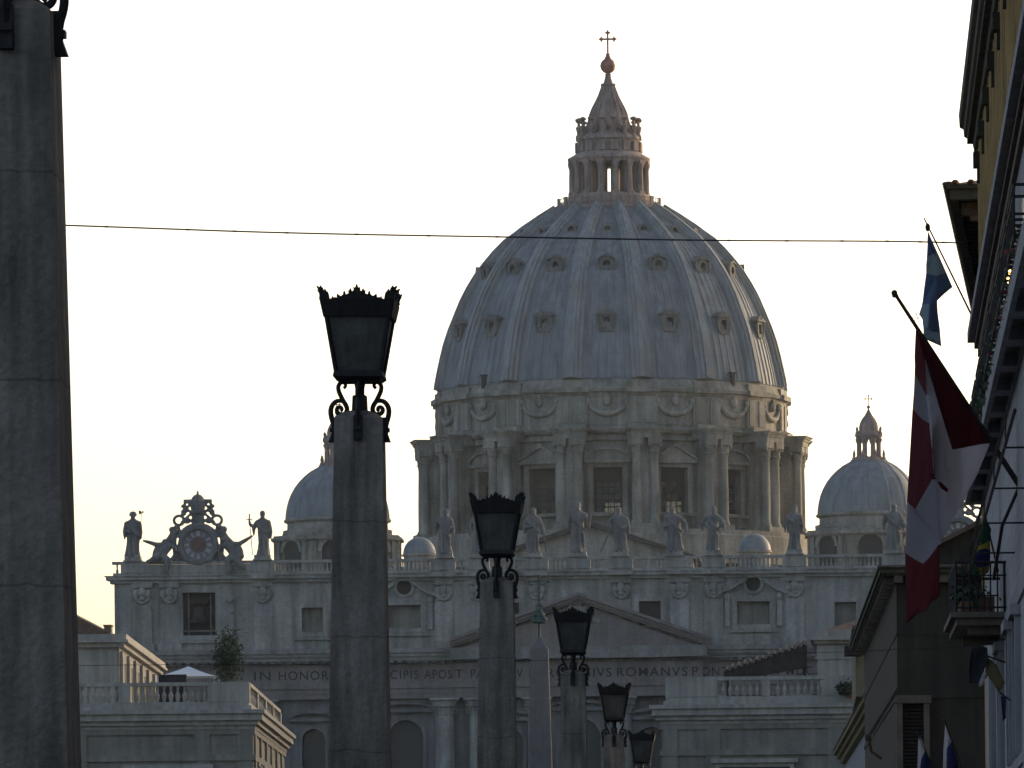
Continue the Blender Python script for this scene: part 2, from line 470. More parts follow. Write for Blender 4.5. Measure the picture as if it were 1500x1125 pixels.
# inscription: one part of the frieze per word
WORDS = [('IN', 372, 396), ('HONOREM', 408, 506), ('PRINCIPIS', 530, 613), ('APOS', 621, 662), ('T', 667.5, 677.5), ('PAVLVS', 690, 747), ('V', 757, 766), ('BVRGHESIVS', 776, 896),
         ('ROMANVS', 904, 1007), ('P', 1014, 1023), ('ONT', 1027.5, 1066), ('MAX', 1080, 1112), ('AN', 1122, 1141), ('MDCXII', 1152, 1216), ('PONT', 1230, 1278), ('VII', 1287, 1308)]
def text_mesh(name, s, x0, x1, z0, z1, y, m, parent, depth=.05, bold=.004):
    cu = bpy.data.curves.new(name, 'FONT'); cu.body = s; cu.extrude = depth; cu.offset = bold; cu.space_character = 1.18
    t = bpy.data.objects.new(name, cu); COL.objects.link(t)
    bpy.context.view_layer.update()
    me = bpy.data.meshes.new_from_object(t.evaluated_get(bpy.context.evaluated_depsgraph_get()))
    bpy.data.objects.remove(t)
    xs = [v.co.x for v in me.vertices]; ys = [v.co.y for v in me.vertices]
    ax0, ax1, ay0, ay1 = min(xs), max(xs), min(ys), max(ys)
    org = ORG[parent.name]
    for v in me.vertices:
        v.co = Vector((x0 + (v.co.x - ax0) / (ax1 - ax0) * (x1 - x0), y + v.co.z * -1, z0 + (v.co.y - ay0) / (ay1 - ay0) * (z1 - z0))) - org
    me.materials.clear(); me.materials.append(M[m])
    o = bpy.data.objects.new(name, me); COL.objects.link(o); o.parent = parent; ORG[o.name] = org
    return o
for s, a, b in WORDS:
    xa, xb = W(a, 990, FY / S)[0], W(b, 990, FY / S)[0]
    yy = yw - 1.70 if AX - CH < xa and xb < AX + CH else yw - .85
    text_mesh('inscription_word', s, xa, xb, fz(411.5), fz(424.5), yy - .02, 'letter', ent)
# --- pediment
p = MB()
ya = yw - 1.7
zt, z0 = fz(535), Zat0
p.prism([(AX - CH + .8, z0), (AX + CH - .8, z0), (AX, zt - 1.3)], ya + .3, yw + .3)
for s in (-1, 1):
    for (d, k0, k1) in ((0.0, 0.0, .42), (.45, .42, .85), (.9, .85, 1.15)):      # stepped raking cornice
        o0 = 1.2 - k0; o1 = 1.2 - k1
        p.prism([(AX + s * (CH + .6), z0 + (1.2 - k1)*.0 + .0 + (1.15 - k1)), (AX + s * (CH + .6), z0 + (1.15 - k0)), (AX, zt - k0), (AX, zt - k1)], ya - 1.4 + d, yw + .3)
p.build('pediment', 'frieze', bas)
k = MB()                                              # carved shield in the tympanum
cx, cz = AX, fz(503)
k.ball((cx, ya + .2, cz), 1.0, .35, 1.25, 12, 8)
for s in (-1, 1):
    k.ball((cx + s * 1.5, ya + .2, cz - .2), .55, .3, .8); k.ball((cx + s * 2.3, ya + .25, cz - .75), .6, .25, .5); k.ball((cx + s * 1.0, ya + .2, cz + .9), .4, .3, .4)
k.ball((cx, ya + .15, cz + 1.5), .5, .3, .55)
remesh(k.build('coat_of_arms', 'travertine', bas), .12)
# --- attic
holes = []
AW = [(-557, 862, 925, 48), (557, 862, 925, 48), (-391, 886, 922, 31), (391, 886, 922, 31), (-256, 883.5, 917.5, 48), (256, 883.5, 917.5, 48), (-104, 881.5, 917, 32), (104, 881.5, 917, 32)]
for rel, ya_, yb_, w in AW:
    holes.append((fx(rel - w / 2), fx(rel + w / 2), fz(1400 - yb_ + 4), fz(1400 - ya_ + 4)))
ocz = fz(546.5); ocr = .92
for rel in (-256, 256): holes.append((fx(rel) - ocr, fx(rel) + ocr, ocz - ocr, ocz + ocr))
mb = MB(); mb.wall(AX - HW, AX + HW, Zat0, Zat1, yw, yw + 1.6, holes)
mb.box(AX - HW + .02, AX - HW + 1, yw + 1.6, FY + 24, Zat0, Zat1); mb.box(AX + HW - 1, AX + HW - .02, yw + 1.6, FY + 24, Zat0, Zat1)
for rel in (-256, 256):                               # round corners of the oval lights
    cx = fx(rel)
    for s in (-1, 1):
        for t in (-1, 1):
            mb.prism([(cx + s * ocr, ocz + t * ocr)] + [(cx + s * ocr * math.cos(a), ocz + t * ocr * math.sin(a)) for a in [math.pi / 2 * i / 6 for i in range(7)]], yw + .004, yw + 1.2)
mb.build('attic_wall', 'travertine', bas)
for i, (x0, x1, z0, z1) in enumerate(holes):
    big = i < 2; oval = i >= 8
    fr = MB()
    if oval:
        cx = (x0 + x1) / 2
        ring = [(cx + (ocr + .4) * math.cos(a), ocz + (ocr + .4) * math.sin(a)) for a in [2 * math.pi * j / 24 for j in range(24)]]
        inn = [(cx + ocr * math.cos(a), ocz + ocr * math.sin(a)) for a in [2 * math.pi * j / 24 for j in range(24)]]
        for j in range(24):
            fr.prism([ring[j], ring[(j + 1) % 24], inn[(j + 1) % 24], inn[j]], yw - .25, yw + .2)
        for s in (-1, 1):                             # curling broken pediment either side of the oval
            pts = [(cx + s * 1.15, ocz + .75), (cx + s * 1.7, ocz + .35), (cx + s * 2.8, ocz - .35), (cx + s * 4.4, ocz - .95)]
            for (q, r_) in zip(pts, pts[1:]):
                fr.prism([q, r_, (r_[0], r_[1] - .42), (q[0], q[1] - .42)], yw - .75, yw - .01)
            fr.box(cx + s * 4.4 - .35, cx + s * 4.4 + .35, yw - .6, yw - .02, ocz - 1.7, ocz - 1.35)
        fr.prism([(cx + 1.35 * math.cos(a), ocz + .15 + 1.35 * math.sin(a)) for a in [R(35 + 110 * j / 10) for j in range(11)]] + [(cx + 1.75 * math.cos(a), ocz + .15 + 1.6 * math.sin(a)) for a in [R(145 - 110 * j / 10) for j in range(11)]], yw - .8, yw - .02)
    else:
        w = .55 if not big else .6
        fr.frame(x0, x1, z0, z1, w, yw - .22, yw + .1)
        fr.frame(x0 - w, x1 + w, z0 - w, z1 + w, .25, yw - .12, yw + .1)
        fr.box(x0 - 1.0, x1 + 1.0, yw - .45, yw - .03, z0 - .95, z0 - .82)
        if 4 <= i < 8 and i < 6:
            for s, xx in ((-1, x0 - 1.5), (1, x1 + .9)):
                fr.box(xx, xx + .6, yw - .4, yw - .02, z0 - .2, z1 + .9)
                fr.ball((xx + .3, yw - .3, z1 + .6), .38, .3, .5)
        if big:
            for s, xx in ((-1, x0 - 2.3), (1, x1 + 1.5)):
                fr.box(xx, xx + .8, yw - .35, yw - .02, z0 - 1.2, z1 - 1.2)
                fr.ball((xx + .4, yw - .35, z1 - .9), .6, .4, .5)
    f = fr.build('attic_window', 'travertine', bas)
    g = MB()
    g.box(x0 - .02, x1 + .02, yw + (1.1 if big else 1.0), yw + (1.3 if big else 1.2), z0 - .02, z1 + .02)
    if not big: g.build('shutter', 'shadow_room' if (6 <= i < 8 or oval) else 'palazzo', f)
    else:
        g.build('belfry_screen', 'void', f)
        bb = MB(); cx = (x0 + x1) / 2                 # the bell hanging in the opening
        bb.lathe([(.3, z1 - 1.4), (.75, z1 - 1.8), (.85, z1 - 2.8), (1.05, z1 - 3.4), (1.35, z1 - 3.8)], cx, yw + .55, 20, capt=True)
        bb.box(cx - 1.2, cx + 1.2, yw + .35, yw + .75, z1 - 1.3, z1 - .9)
        bb.build('bell', 'iron', f, smooth=True, angle=40)
        ba = MB()
        for q in (.16, .84):
            xx = x0 + q * (x1 - x0)
            ba.box(xx - .09, xx + .09, yw + .8, yw + .95, z0, z1)
        ba.box(x0, x1, yw + .8, yw + .95, z0 + .5, z0 + .7)
        ba.build('belfry_frame', 'palazzo', f)
for rel in PIL + [-640, 640, -600, 600]:
    x = fx(rel); c = MB()
    w = 1.15
    c.box(x - w, x + w, yw - .4, yw - .005, Zat0 + .9, Zat1 - 2.6); c.box(x - w - .3, x + w + .3, yw - .6, yw - .006, Zat0, Zat0 + .9)
    c.box(x - w - .1, x + w + .1, yw - .5, yw - .007, Zat1 - .55, Zat1 - .003)
    for s in (-1, 1): c.ball((x + s * .7, yw - .45, Zat1 - 1.3), .45, .35, .55, 8, 6)
    c.ball((x, yw - .5, Zat1 - 1.15), .55, .45, .65, 8, 6); c.ball((x, yw - .5, Zat1 - 1.9), .5, .35, .35, 8, 6)
    c.tube([(x - 1.0, yw - .4, Zat1 - 1.4), (x - .5, yw - .55, Zat1 - 2.25), (x, yw - .6, Zat1 - 2.45), (x + .5, yw - .55, Zat1 - 2.25), (x + 1.0, yw - .4, Zat1 - 1.4)], .22, 6)
    c.build('attic_pilaster', 'travertine', bas)
c = MB()
band(c, Zat1, Zat1 + .4, .5, back=2); band(c, Zat1 + .4, Zat1 + .85, .95, back=2); band(c, Zat1 + .85, fz(567), 1.15, back=2)
for rel in PIL:
    x = fx(rel); c.box(x - 1.6, x + 1.6, yw - 1.5, yw - 1.151, Zat1 + .4, fz(567) - .004)
c.build('attic_cornice', 'travertine', bas)
# --- balustrade
zb0 = fz(567)
b = MB()
b.box(AX - HW - .1, AX + HW + .1, yw - .5, yw + .3, zb0, zb0 + .35)
b.box(AX - HW - .2, AX + HW + .2, yw - .6, yw + .4, Zbal - .35, Zbal)
PED = [0] + PIL + [-653, 653]
solid = [(fx(r) - 1.5, fx(r) + 1.5) for r in PED] + [(fx(s * 557) - 9.0, fx(s * 557) + 9.0) for s in (-1, 1)]
for x0, x1 in solid:
    q = .06 if x1 - x0 > 5 else 0
    b.box(x0, x1, yw - .65 + q, yw + .45 - q, zb0 + .35, Zbal - .353 - q)
x = AX - HW + .4
while x < AX + HW:
    if not any(a - .2 < x < c_ + .2 for a, c_ in solid):
        b.lathe([(.14, zb0 + .35), (.2, zb0 + .6), (.1, zb0 + .9), (.13, Zbal - .36)], x, yw - .1, 6)
    x += .52
b.build('balustrade', 'travertine', bas)
# --- roofs behind the facade
r = MB()
r.box(AX - HW + 1.2, AX + HW - 1.2, yw + 1.6, 1120, Zat0 + 2, Zat1 + .3)
r.box(AX - 47, AX + 47, FY + 24, 1120, 0, Zat0 + 2 - .01)
r.build('terrace_roof', 'travertine_dark', bas)
r = MB()
zg, zr = EZ + (1403 - 819) * 690 / F0, EZ + (1403 - 765) * 690 / F0
r.prism([(AX - 13.5, Zat1 + .3), (AX + 13.5, Zat1 + .3), (AX + 13.5, zg), (AX, zr - .8), (AX - 13.5, zg)], 688 * S, 760 * S)
r.build('nave_gable', 'travertine', bas)
r = MB()
for s in (-1, 1):
    r.prism([(AX + s * 14.5, zg - .55), (AX + s * 14.5, zg - .1), (AX, zr), (AX, zr - .75)], 687 * S, 760 * S)
r.build('nave_roof', 'slate_roof', bas)

# ------------------------------------------------------------------ great dome (centre 130 m behind the facade)
DY = 780.0 * S
KD = DY / F
def dz(y): return EZ + (1402.8 - y) * KD
def dr(px): return px * KD
def rad(t): return Vector((math.sin(t), -math.cos(t), 0))
def tan(t): return Vector((math.cos(t), math.sin(t), 0))
DC = Vector((AX - .12, DY, 0))
def pbox(mb, t, r0, r1, w, z0, z1, off=0.0):
    e, q = rad(t), tan(t)
    pts = []
    for z in (z0, z1):
        pts.append([DC + e * r + q * (off + s) + Vector((0, 0, z)) for r, s in ((r0, -w), (r1, -w), (r1, w), (r0, w))])
    mb.hexa(*pts)
N16 = [2 * math.pi * k / 16 for k in range(16)]
P16 = [t + math.pi / 16 for t in N16]
# shell
PROF = [(252, 574), (250, 562), (247.5, 550), (243, 530), (238, 510), (230.5, 488), (221, 465), (213, 446), (203, 427), (192, 409.5), (180, 393.5), (166, 377), (150, 361), (136, 351), (123, 341), (111, 333), (100, 325.5), (88, 318), (77, 311)]
PROF = [(dr(r), dz(y)) for r, y in PROF]
def seam(a, z):
    ph = (a / (2 * math.pi / 16) + .5) % 1.0          # 0.5 = middle of a panel
    d = min(abs(ph - q) for q in (.26, .38, .5, .62, .74))
    return .14 if d < .014 else 0
da = 16 * 48
ang = MB()
sh = MB(); sh.lathe(PROF, DC.x, DC.y, da, off=seam)
dome = sh.build('dome_shell', 'lead', bas, smooth=True, angle=25)
def prof_at(z):
    for (r0, z0), (r1, z1) in zip(PROF, PROF[1:]):
        if z0 <= z <= z1: return r0 + (r1 - r0) * (z - z0) / (z1 - z0)
    return PROF[-1][0]
def prof_n(i):
    (r0, z0), (r1, z1) = PROF[max(i - 1, 0)], PROF[min(i + 1, len(PROF) - 1)]
    d = Vector((z1 - z0, -(r1 - r0))); d.normalize()
    return d
for t in P16:                                         # sixteen ribs, three fillets each
    e, q = rad(t), tan(t)
    m_ = MB()
    for lay, (wf, h0, h1) in enumerate(((1.02, -.2, .42), (.62, .418, .85), (.22, .84, 1.12))):
        rows = []
        for i, (r, z) in enumerate(PROF):
            n = prof_n(i); w = wf * (.55 + .85 * r / PROF[0][0])
            row = []
            for hh, s in ((h0, -1), (h1, -1), (h1, 1), (h0, 1)):
                row.append(DC + e * (r + n[0] * hh) + q * (w * s) + Vector((0, 0, z + n[1] * hh)))
            rows.append(row)
        vs = [x for r_ in rows for x in r_]
        fs = [(0, 1, 2, 3), tuple(len(vs) - 4 + j for j in (3, 2, 1, 0))]
        for i in range(len(rows) - 1):
            for j in range(4): fs.append((i * 4 + j, i * 4 + (j + 1) % 4, i * 4 + 4 + (j + 1) % 4, i * 4 + 4 + j))
        m_.add(vs, fs)
    m_.build('rib', 'lead_rib', dome)
def front_z(y):
    """height on the shell that is seen at picture row y straight in front"""
    lo, hi = PROF[0][1], PROF[-1][1]
    for _ in range(50):
        z = (lo + hi) / 2
        yy = 1402.8 - (z - EZ) * F / (DY - prof_at(z))
        if yy > y: lo = z
        else: hi = z
    return z
def dormer(t, z, row):
    r = prof_at(z)
    q_ = 1.0
    T = lambda p: DC + rad(t) * (r - .15 + p.y) + tan(t) * (p.x * q_) + Vector((0, 0, z + p.z * q_))
    d = MB(T)
    if row == 1:
        d.wall(-1.0, 1.0, -1.2, 1.0, .75, -1.5, [(-.5, .5, -.75, .65)])
        d.box(-1.5, 1.5, -1.6, 1.05, 1.0, 1.25)
        d.prism([(-1.45, 1.25), (1.45, 1.25), (.5, 1.75), (0, 1.9), (-.5, 1.75)], -1.7, .95)
        d.ball((0, .8, 1.55), .3, .3, .3, 8, 6)
        for s in (-1, 1):
            d.tube([(s * 1.05, .7, .95), (s * 1.3, .72, .3), (s * 1.15, .7, -.5), (s * .9, .72, -1.25)], [.2, .24, .2, .12], 6)
        d.box(-.85, .85, -1, .9, -1.45, -1.2)
    elif row == 2:
        ring = 18
        for j in range(ring):
            a0, a1 = 2 * math.pi * j / ring, 2 * math.pi * (j + 1) / ring
            d.prism([(.55 * math.cos(a0), .62 * math.sin(a0)), (1.05 * math.cos(a0), 1.1 * math.sin(a0)), (1.05 * math.cos(a1), 1.1 * math.sin(a1)), (.55 * math.cos(a1), .62 * math.sin(a1))], -1.8, .8)
        d.prism([(-1.35, .75), (-.9, 1.2), (-.45, 1.3), (0, 1.65), (.45, 1.3), (.9, 1.2), (1.35, .75), (.9, .95), (0, 1.15), (-.9, .95)], -1.9, .95)
        for s in (-1, 1): d.tube([(s * 1.25, .7, .75), (s * 1.35, .7, .1), (s * 1.1, .7, -.7), (s * .7, .7, -1.3)], [.16, .22, .22, .12], 6)
        d.box(-.9, .9, -1.6, .75, -1.35, -1.08)
    else:
        ring = 14
        for j in range(ring):
            a0, a1 = 2 * math.pi * j / ring, 2 * math.pi * (j + 1) / ring
            d.prism([(.5 * math.cos(a0), .55 * math.sin(a0)), (.82 * math.cos(a0), .9 * math.sin(a0)), (.82 * math.cos(a1), .9 * math.sin(a1)), (.5 * math.cos(a1), .55 * math.sin(a1))], -1.8, .55)
    o = d.build('dormer', 'dormer_stone', dome)
    g = MB(T); g.ball((0, .05 if row == 1 else .1, -.05 if row == 1 else 0), .6 if row < 3 else .5, .12, .72 if row < 3 else .55, 12, 8)
    g.build('dormer_opening', 'shadow_room', dome)
for k in range(-4, 5):
    t = 2 * math.pi * k / 16
    if abs(k) < 4: dormer(t, front_z(471), 1)
    dormer(t, front_z(387), 2); dormer(t, front_z(335.5), 3)
for t in (N16[2], -N16[2]):                           # two small hatches low on the shell
    z = front_z(556); r = prof_at(z)
    h = MB(); pbox(h, t, r - .5, r + .35, .3, z - .9, z + 1.0); pbox(h, t, r - .5, r + .5, .5, z + 1.0, z + 1.25)
    h.build('hatch', 'shadow_room', dome)
# attic of the drum
Zc0, Zc1 = dz(602), dz(580)
at = MB()
at.lathe([(dr(250), dz(648)), (dr(253), dz(640)), (dr(253), Zc0), (dr(255), Zc0 + .3), (dr(256), Zc0 + .7), (dr(260), Zc0 + .9), (dr(261), Zc0 + 1.3), (dr(257), Zc0 + 1.6), (dr(256), dz(583)), (dr(253), dz(577)), (dr(249), dz(572))], DC.x, DC.y, 160)
attic = at.build('drum_attic', 'drum_stone', bas, smooth=True, angle=20)
for t in P16:
    a = MB()
    pbox(a, t, dr(250), dr(256.5), 2.3, dz(640), Zc0 + .2)
    pbox(a, t, dr(256), dr(258), .75, dz(638), Zc0 + .05, -1.25); pbox(a, t, dr(256), dr(258), .75, dz(638), Zc0 + .05, 1.25)
    pbox(a, t, dr(250), dr(263.5), 2.6, Zc0 + .75, Zc0 + 1.5); pbox(a, t, dr(250), dr(258), 2.3, Zc0 + 1.5, dz(578))
    a.build('attic_buttress', 'drum_stone', attic)
for t in N16:
    g = MB(lambda p: DC + rad(t) * p.y + tan(t) * p.x + Vector((0, 0, p.z)))
    zc = dz(612); r = dr(253.5)
    for (q, rr) in (((-2.7, 2.7), .38),):
        pts = [(2.6 * math.cos(a), r + .15 - .12 * abs(math.cos(a)), zc + .4 + 1.75 * math.sin(a)) for a in [math.pi + math.pi * i / 14 for i in range(15)]]
        g.tube(pts, [.2 + .26 * math.sin(math.pi * i / 14) for i in range(15)], 7)
    g.ball((0, r + .2, zc + .55), .65, .4, .75); g.ball((0, r + .2, zc + 1.3), .5, .3, .4)
    for s in (-1, 1): g.ball((s * 2.7, r + .1, zc + .55), .42, .35, .5); g.tube([(s * 2.8, r + .1, zc + .4), (s * 2.95, r + .05, zc - 1.1)], [.25, .1], 6)
    g.build('festoon', 'drum_stone', attic, smooth=True, angle=60)
# drum
Zd0, Zd1 = dz(792), dz(647)
WR0, WR1 = dr(228), dr(243)
dm = MB()
wz0, wz1 = dz(766), dz(701)
wh = 2.1
seg = []
for t in N16:                                         # solid wall pieces between the window openings
    half = math.pi / 16
    ah = math.asin(wh / WR1)
    dm.lathe([(WR0, wz0), (WR1, wz0), (WR1, wz1), (WR0, wz1), (WR0, wz0)], DC.x, DC.y, 6, t + ah, t + 2 * half - ah)
    e, q = rad(t), tan(t)
    for s in (-1, 1):                                 # reveals
        dm.add([DC + e * math.sqrt(WR1**2 - wh**2) + q * s * wh + Vector((0, 0, wz0)), DC + e * math.sqrt(WR0**2 - wh**2) + q * s * wh + Vector((0, 0, wz0)),
                DC + e * math.sqrt(WR0**2 - wh**2) + q * s * wh + Vector((0, 0, wz1)), DC + e * math.sqrt(WR1**2 - wh**2) + q * s * wh + Vector((0, 0, wz1))], [(0, 1, 2, 3)])
dm.lathe([(WR0, Zd0), (WR1, Zd0), (WR1, wz0), (WR0, wz0)], DC.x, DC.y, 96)
dm.lathe([(WR0, wz1), (WR1, wz1), (WR1, Zd1), (WR0, Zd1)], DC.x, DC.y, 96)
dm.lathe([(WR1, dz(664)), (WR1 + .5, dz(662)), (WR1 + .5, dz(655)), (WR1 + 1.2, dz(652)), (WR1 + 1.5, dz(648)), (dr(252), dz(645)), (dr(252), dz(641))], DC.x, DC.y, 96)
dm.lathe([(dr(300), dz(840)), (dr(300), dz(800)), (dr(297), dz(798)), (dr(297), dz(792)), (dr(240), dz(791))], DC.x, DC.y, 64)
dm.lathe([(0, Zd0 - 1), (WR0, Zd0 - .5)], DC.x, DC.y, 48)
drum = dm.build('drum', 'drum_stone', bas)
for k, t in enumerate(N16):
    T = lambda p: DC + rad(t) * p.y + tan(t) * p.x + Vector((0, 0, p.z))
    f = MB(T); y0 = math.sqrt(WR1**2 - wh**2) - .1; y1 = WR1 + .5
    f.box(-wh - .75, -wh, y0, y1, wz0, wz1 + .6); f.box(wh, wh + .75, y0, y1, wz0, wz1 + .6); f.box(-wh, wh, y0, y1, wz1, wz1 + .6)
    f.box(-wh - 1.1, wh + 1.1, y0, y1 + .5, wz0 - .5, wz0)
    f.box(-wh - 1.2, wh + 1.2, y0, y1 + .75, wz1 + .6, wz1 + 1.05)
    zz = wz1 + 1.05; ww = wh + 1.2
    if k % 2:
        f.prism([(-ww, zz), (ww, zz), (0, zz + 1.9)], y0, y1 + .3)
        for s in (-1, 1): f.prism([(s * (ww + .1), zz), (s * (ww + .1), zz + .35), (0, zz + 2.35), (0, zz + 1.95)], y0, y1 + .8)
    else:
        arc = [(ww * math.cos(a), zz + 1.5 * math.sin(a)) for a in [math.pi * i / 14 for i in range(15)]]
        f.prism(arc, y0, y1 + .3)
        f.prism([((ww + .15) * math.cos(a), zz + 1.9 * math.sin(a)) for a in [math.pi * i / 14 for i in range(15)]] + [(ww * .93 * math.cos(a), zz + 1.5 * math.sin(a)) for a in [math.pi * (14 - i) / 14 for i in range(15)]], y0, y1 + .8)
    f.build('drum_window_frame', 'drum_stone', drum)
    g = MB(T)
    for i in range(5):
        xx = -wh + .35 + i * (2 * wh - .7) / 4; g.box(xx - .06, xx + .06, WR0 + .5, WR0 + .6, wz0, wz1)
    for i in range(8):
        zz = wz0 + i * (wz1 - wz0) / 7; g.box(-wh + .02, wh - .02, WR0 + .48, WR0 + .62, zz - .06, zz + .06)
    g.box(-wh + .01, -wh + .4, WR0 + .45, WR0 + .65, wz0, wz1); g.box(wh - .4, wh - .01, WR0 + .45, WR0 + .65, wz0, wz1)
    g.box(-wh + .011, wh - .011, WR0 + .44, WR0 + .66, wz1 - 2.1, wz1)
    g.build('window_lattice', 'shadow_room', drum)
    g = MB(T); g.box(-wh + .02, wh - .02, WR0 + .54, WR0 + .56, wz0 + .01, wz1 - 2.1); g.build('window_pane', 'shadow_room' if k in (9, 10, 11, 5, 6) else 'drum_glass', drum)
zk0, zk1, zs = dz(662), dz(647), dz(690)
for t in P16:
    bt = MB()
    pbox(bt, t, WR1 - .5, dr(277), 1.35, Zd0, zk0)
    pbox(bt, t, WR1 - .5, dr(289), 2.15, zk0, zk0 + .75); pbox(bt, t, WR1 - .5, dr(291), 2.25, zk0 + .75, zk0 + 1.1); pbox(bt, t, WR1 - .5, dr(293.5), 2.5, zk0 + 1.1, zk0 + 1.35); pbox(bt, t, WR1 - .5, dr(295.5), 2.7, zk0 + 1.35, zk1)
    pbox(bt, t, WR1 - .5, dr(292), 2.3, Zd0 - .1, Zd0 + .75)
    pbox(bt, t, dr(248), dr(266), 2.2, zk1, dz(640.5))
    bt.build('buttress', 'drum_stone', drum)
    for s in (-1, 1):
        c0 = DC + rad(t) * dr(278.5) + tan(t) * (1.28 * s)
        c = MB()
        r = .7
        c.lathe([(r * 1.3, Zd0 + .75), (r * 1.3, Zd0 + 1.0), (r * 1.15, Zd0 + 1.25), (r, Zd0 + 1.4), (r, (Zd0 + zs) / 2), (r * .88, zs), (r * .95, zs + .1)], c0.x, c0.y, 16)
        c.lathe([(r * .9, zs + .1), (r * 1.05, zs + .6), (r * 1.3, zs + .8), (r * 1.05, zs + .9), (r * 1.2, zs + 1.5), (r * 1.5, zs + 1.8), (r * 1.0, zs + 1.95)], c0.x, c0.y, 12)
        e, q = rad(t), tan(t)
        for (i, j) in ((1, 1), (1, -1), (-1, 1), (-1, -1)):
            c.ball(c0 + e * (.75 * i) + q * (.75 * j) + Vector((0, 0, zs + 1.75)), .27, seg=6, rings=5)
        pts = [[c0 + e * a * 1.0 + q * b * 1.0 + Vector((0, 0, z)) for a, b in ((-1, -1), (1, -1), (1, 1), (-1, 1))] for z in (zs + 1.95, zk0 - .004)]
        c.hexa(*pts)
        c.build('column', 'drum_stone', drum, smooth=True, angle=35)
# lantern
lt = MB()
def lz(y): return dz(y)
lt.lathe([(dr(60), lz(316)), (dr(76), lz(313)), (dr(78), lz(309)), (dr(77), lz(306)), (dr(62), lz(305.5)), (dr(61), lz(292)), (dr(60), lz(288)), (dr(57), lz(286.5)), (dr(30), lz(286))], DC.x, DC.y, 64)
lt.lathe([(dr(30), lz(241)), (dr(57), lz(241)), (dr(58), lz(238)), (dr(60.5), lz(235.5)), (dr(60.5), lz(233)), (dr(57), lz(231)), (dr(50), lz(227)), (dr(46), lz(224)), (dr(45), lz(222)), (dr(45), lz(209)), (dr(47.5), lz(206)), (dr(47), lz(203)), (dr(44), lz(200)), (dr(36), lz(196)), (dr(28), lz(190)), (dr(30), lz(187)), (dr(30.5), lz(183)), (dr(29), lz(178)),
          (dr(26), lz(168)), (dr(22), lz(158)), (dr(17.5), lz(149)), (dr(14), lz(141)), (dr(11), lz(132)), (dr(9.5), lz(127)), (dr(11), lz(126)), (dr(11), lz(123)), (dr(7), lz(122)), (dr(5), lz(115)), (dr(4), lz(110)), (dr(0.1), lz(109.5))], DC.x, DC.y, 64)
lan = lt.build('lantern', 'lantern_stone', bas, smooth=True, angle=30)
for t in P16:
    c = MB()
    pbox(c, t, dr(36), dr(49), .40, lz(286.4), lz(240.8))
    pbox(c, t, dr(48), dr(60), .62, lz(288), lz(284)); pbox(c, t, dr(47), dr(60.3), .6, lz(243.5), lz(238.2)); pbox(c, t, dr(46), dr(49.5), .55, lz(223.8), lz(210))
    for rr in (47.5, 55):
        q = DC + rad(t) * dr(rr)
        c.lathe([(.55, lz(284)), (.48, lz(282)), (.47, lz(265)), (.42, lz(250)), (.5, lz(248)), (.6, lz(245)), (.62, lz(243.2))], q.x, q.y, 12)
    c.build('lantern_pier', 'lantern_stone', lan, smooth=True, angle=35)
    c = MB(); q = DC + rad(t) * dr(44.5)
    c.lathe([(.5, lz(206)), (.45, lz(200)), (.25, lz(198)), (.34, lz(193)), (.5, lz(188)), (.22, lz(186)), (.2, lz(180)), (.55, lz(177.5)), (.5, lz(175.5)), (.1, lz(173.5))], q.x, q.y, 10, capt=True)
    # scroll leaning against the cone
    e = rad(t)
    c.tube([q + Vector((0, 0, lz(203))), DC + e * dr(38) + Vector((0, 0, lz(196))), DC + e * dr(31) + Vector((0, 0, lz(186))), DC + e * dr(28) + Vector((0, 0, lz(176)))], [.4, .35, .35, .2], 6)
    c.build('candelabrum', 'lantern_stone', lan, smooth=True, angle=45)
    c = MB()
    pr = [(30, 186), (26.3, 168), (22.3, 158), (17.8, 149), (14.2, 141), (11.2, 132), (9.6, 127)]
    c.tube([DC + e * dr(r) + Vector((0, 0, lz(y))) for r, y in pr], [.3, .27, .24, .2, .17, .14, .1], 6)
    c.build('spire_rib', 'lantern_stone', lan)
g = MB()                                              # railing of the gallery at the lantern's foot
n = 72
for j in range(n):
    t = 2 * math.pi * j / n; q = DC + rad(t) * dr(75.5)
    g.box(q.x - .05, q.x + .05, q.y - .05, q.y + .05, lz(306), lz(294))
for yy in (294, 300):
    g.tube([DC + rad(2 * math.pi * j / n) * dr(75.5) + Vector((0, 0, lz(yy))) for j in range(n + 1)], .06, 5)
for t in P16:
    pbox(g, t, dr(74), dr(77), .35, lz(306), lz(292))
g.build('gallery_railing', 'lantern_stone', lan)
g = MB(); g.lathe([(.3, lz(110)), (.55, lz(108.8)), (.3, lz(107.5))], DC.x, DC.y, 12); g.ball(DC + Vector((0, 0, lz(96.5))), dr(11.3), seg=32, rings=20)
g.lathe([(dr(11.35), lz(97.2)), (dr(11.7), lz(96.8)), (dr(11.7), lz(96.2)), (dr(11.35), lz(95.8))], DC.x, DC.y, 32)
g.lathe([(.5, lz(86)), (.45, lz(84)), (.25, lz(81)), (.35, lz(79.5)), (.15, lz(78))], DC.x, DC.y, 12)
g.build('ball', 'bronze_ball', lan, smooth=True, angle=50)
def cross(mb, x, y, z0, z1, arm, za, r):
    mb.box(x - r, x + r, y - r, y + r, z0, z1); mb.box(x - arm, x + arm, y - r * .99, y + r * .99, za - r, za + r)
    for (xx, zz) in ((x - arm, za), (x + arm, za), (x, z1)):
        mb.ball((xx, y, zz), r * 2.1, r * 1.5, r * 2.1, 8, 6)
        for (ddx, ddz) in ((r * 2.4, 0), (-r * 2.4, 0), (0, r * 2.4), (0, -r * 2.4)): mb.ball((xx + ddx, y, zz + ddz), r * 1.0, seg=6, rings=4)
c = MB(); cross(c, DC.x, DC.y, lz(81), lz(48), dr(9.3), lz(57.3), .13)
c.build('cross', 'bronze_ball', lan)

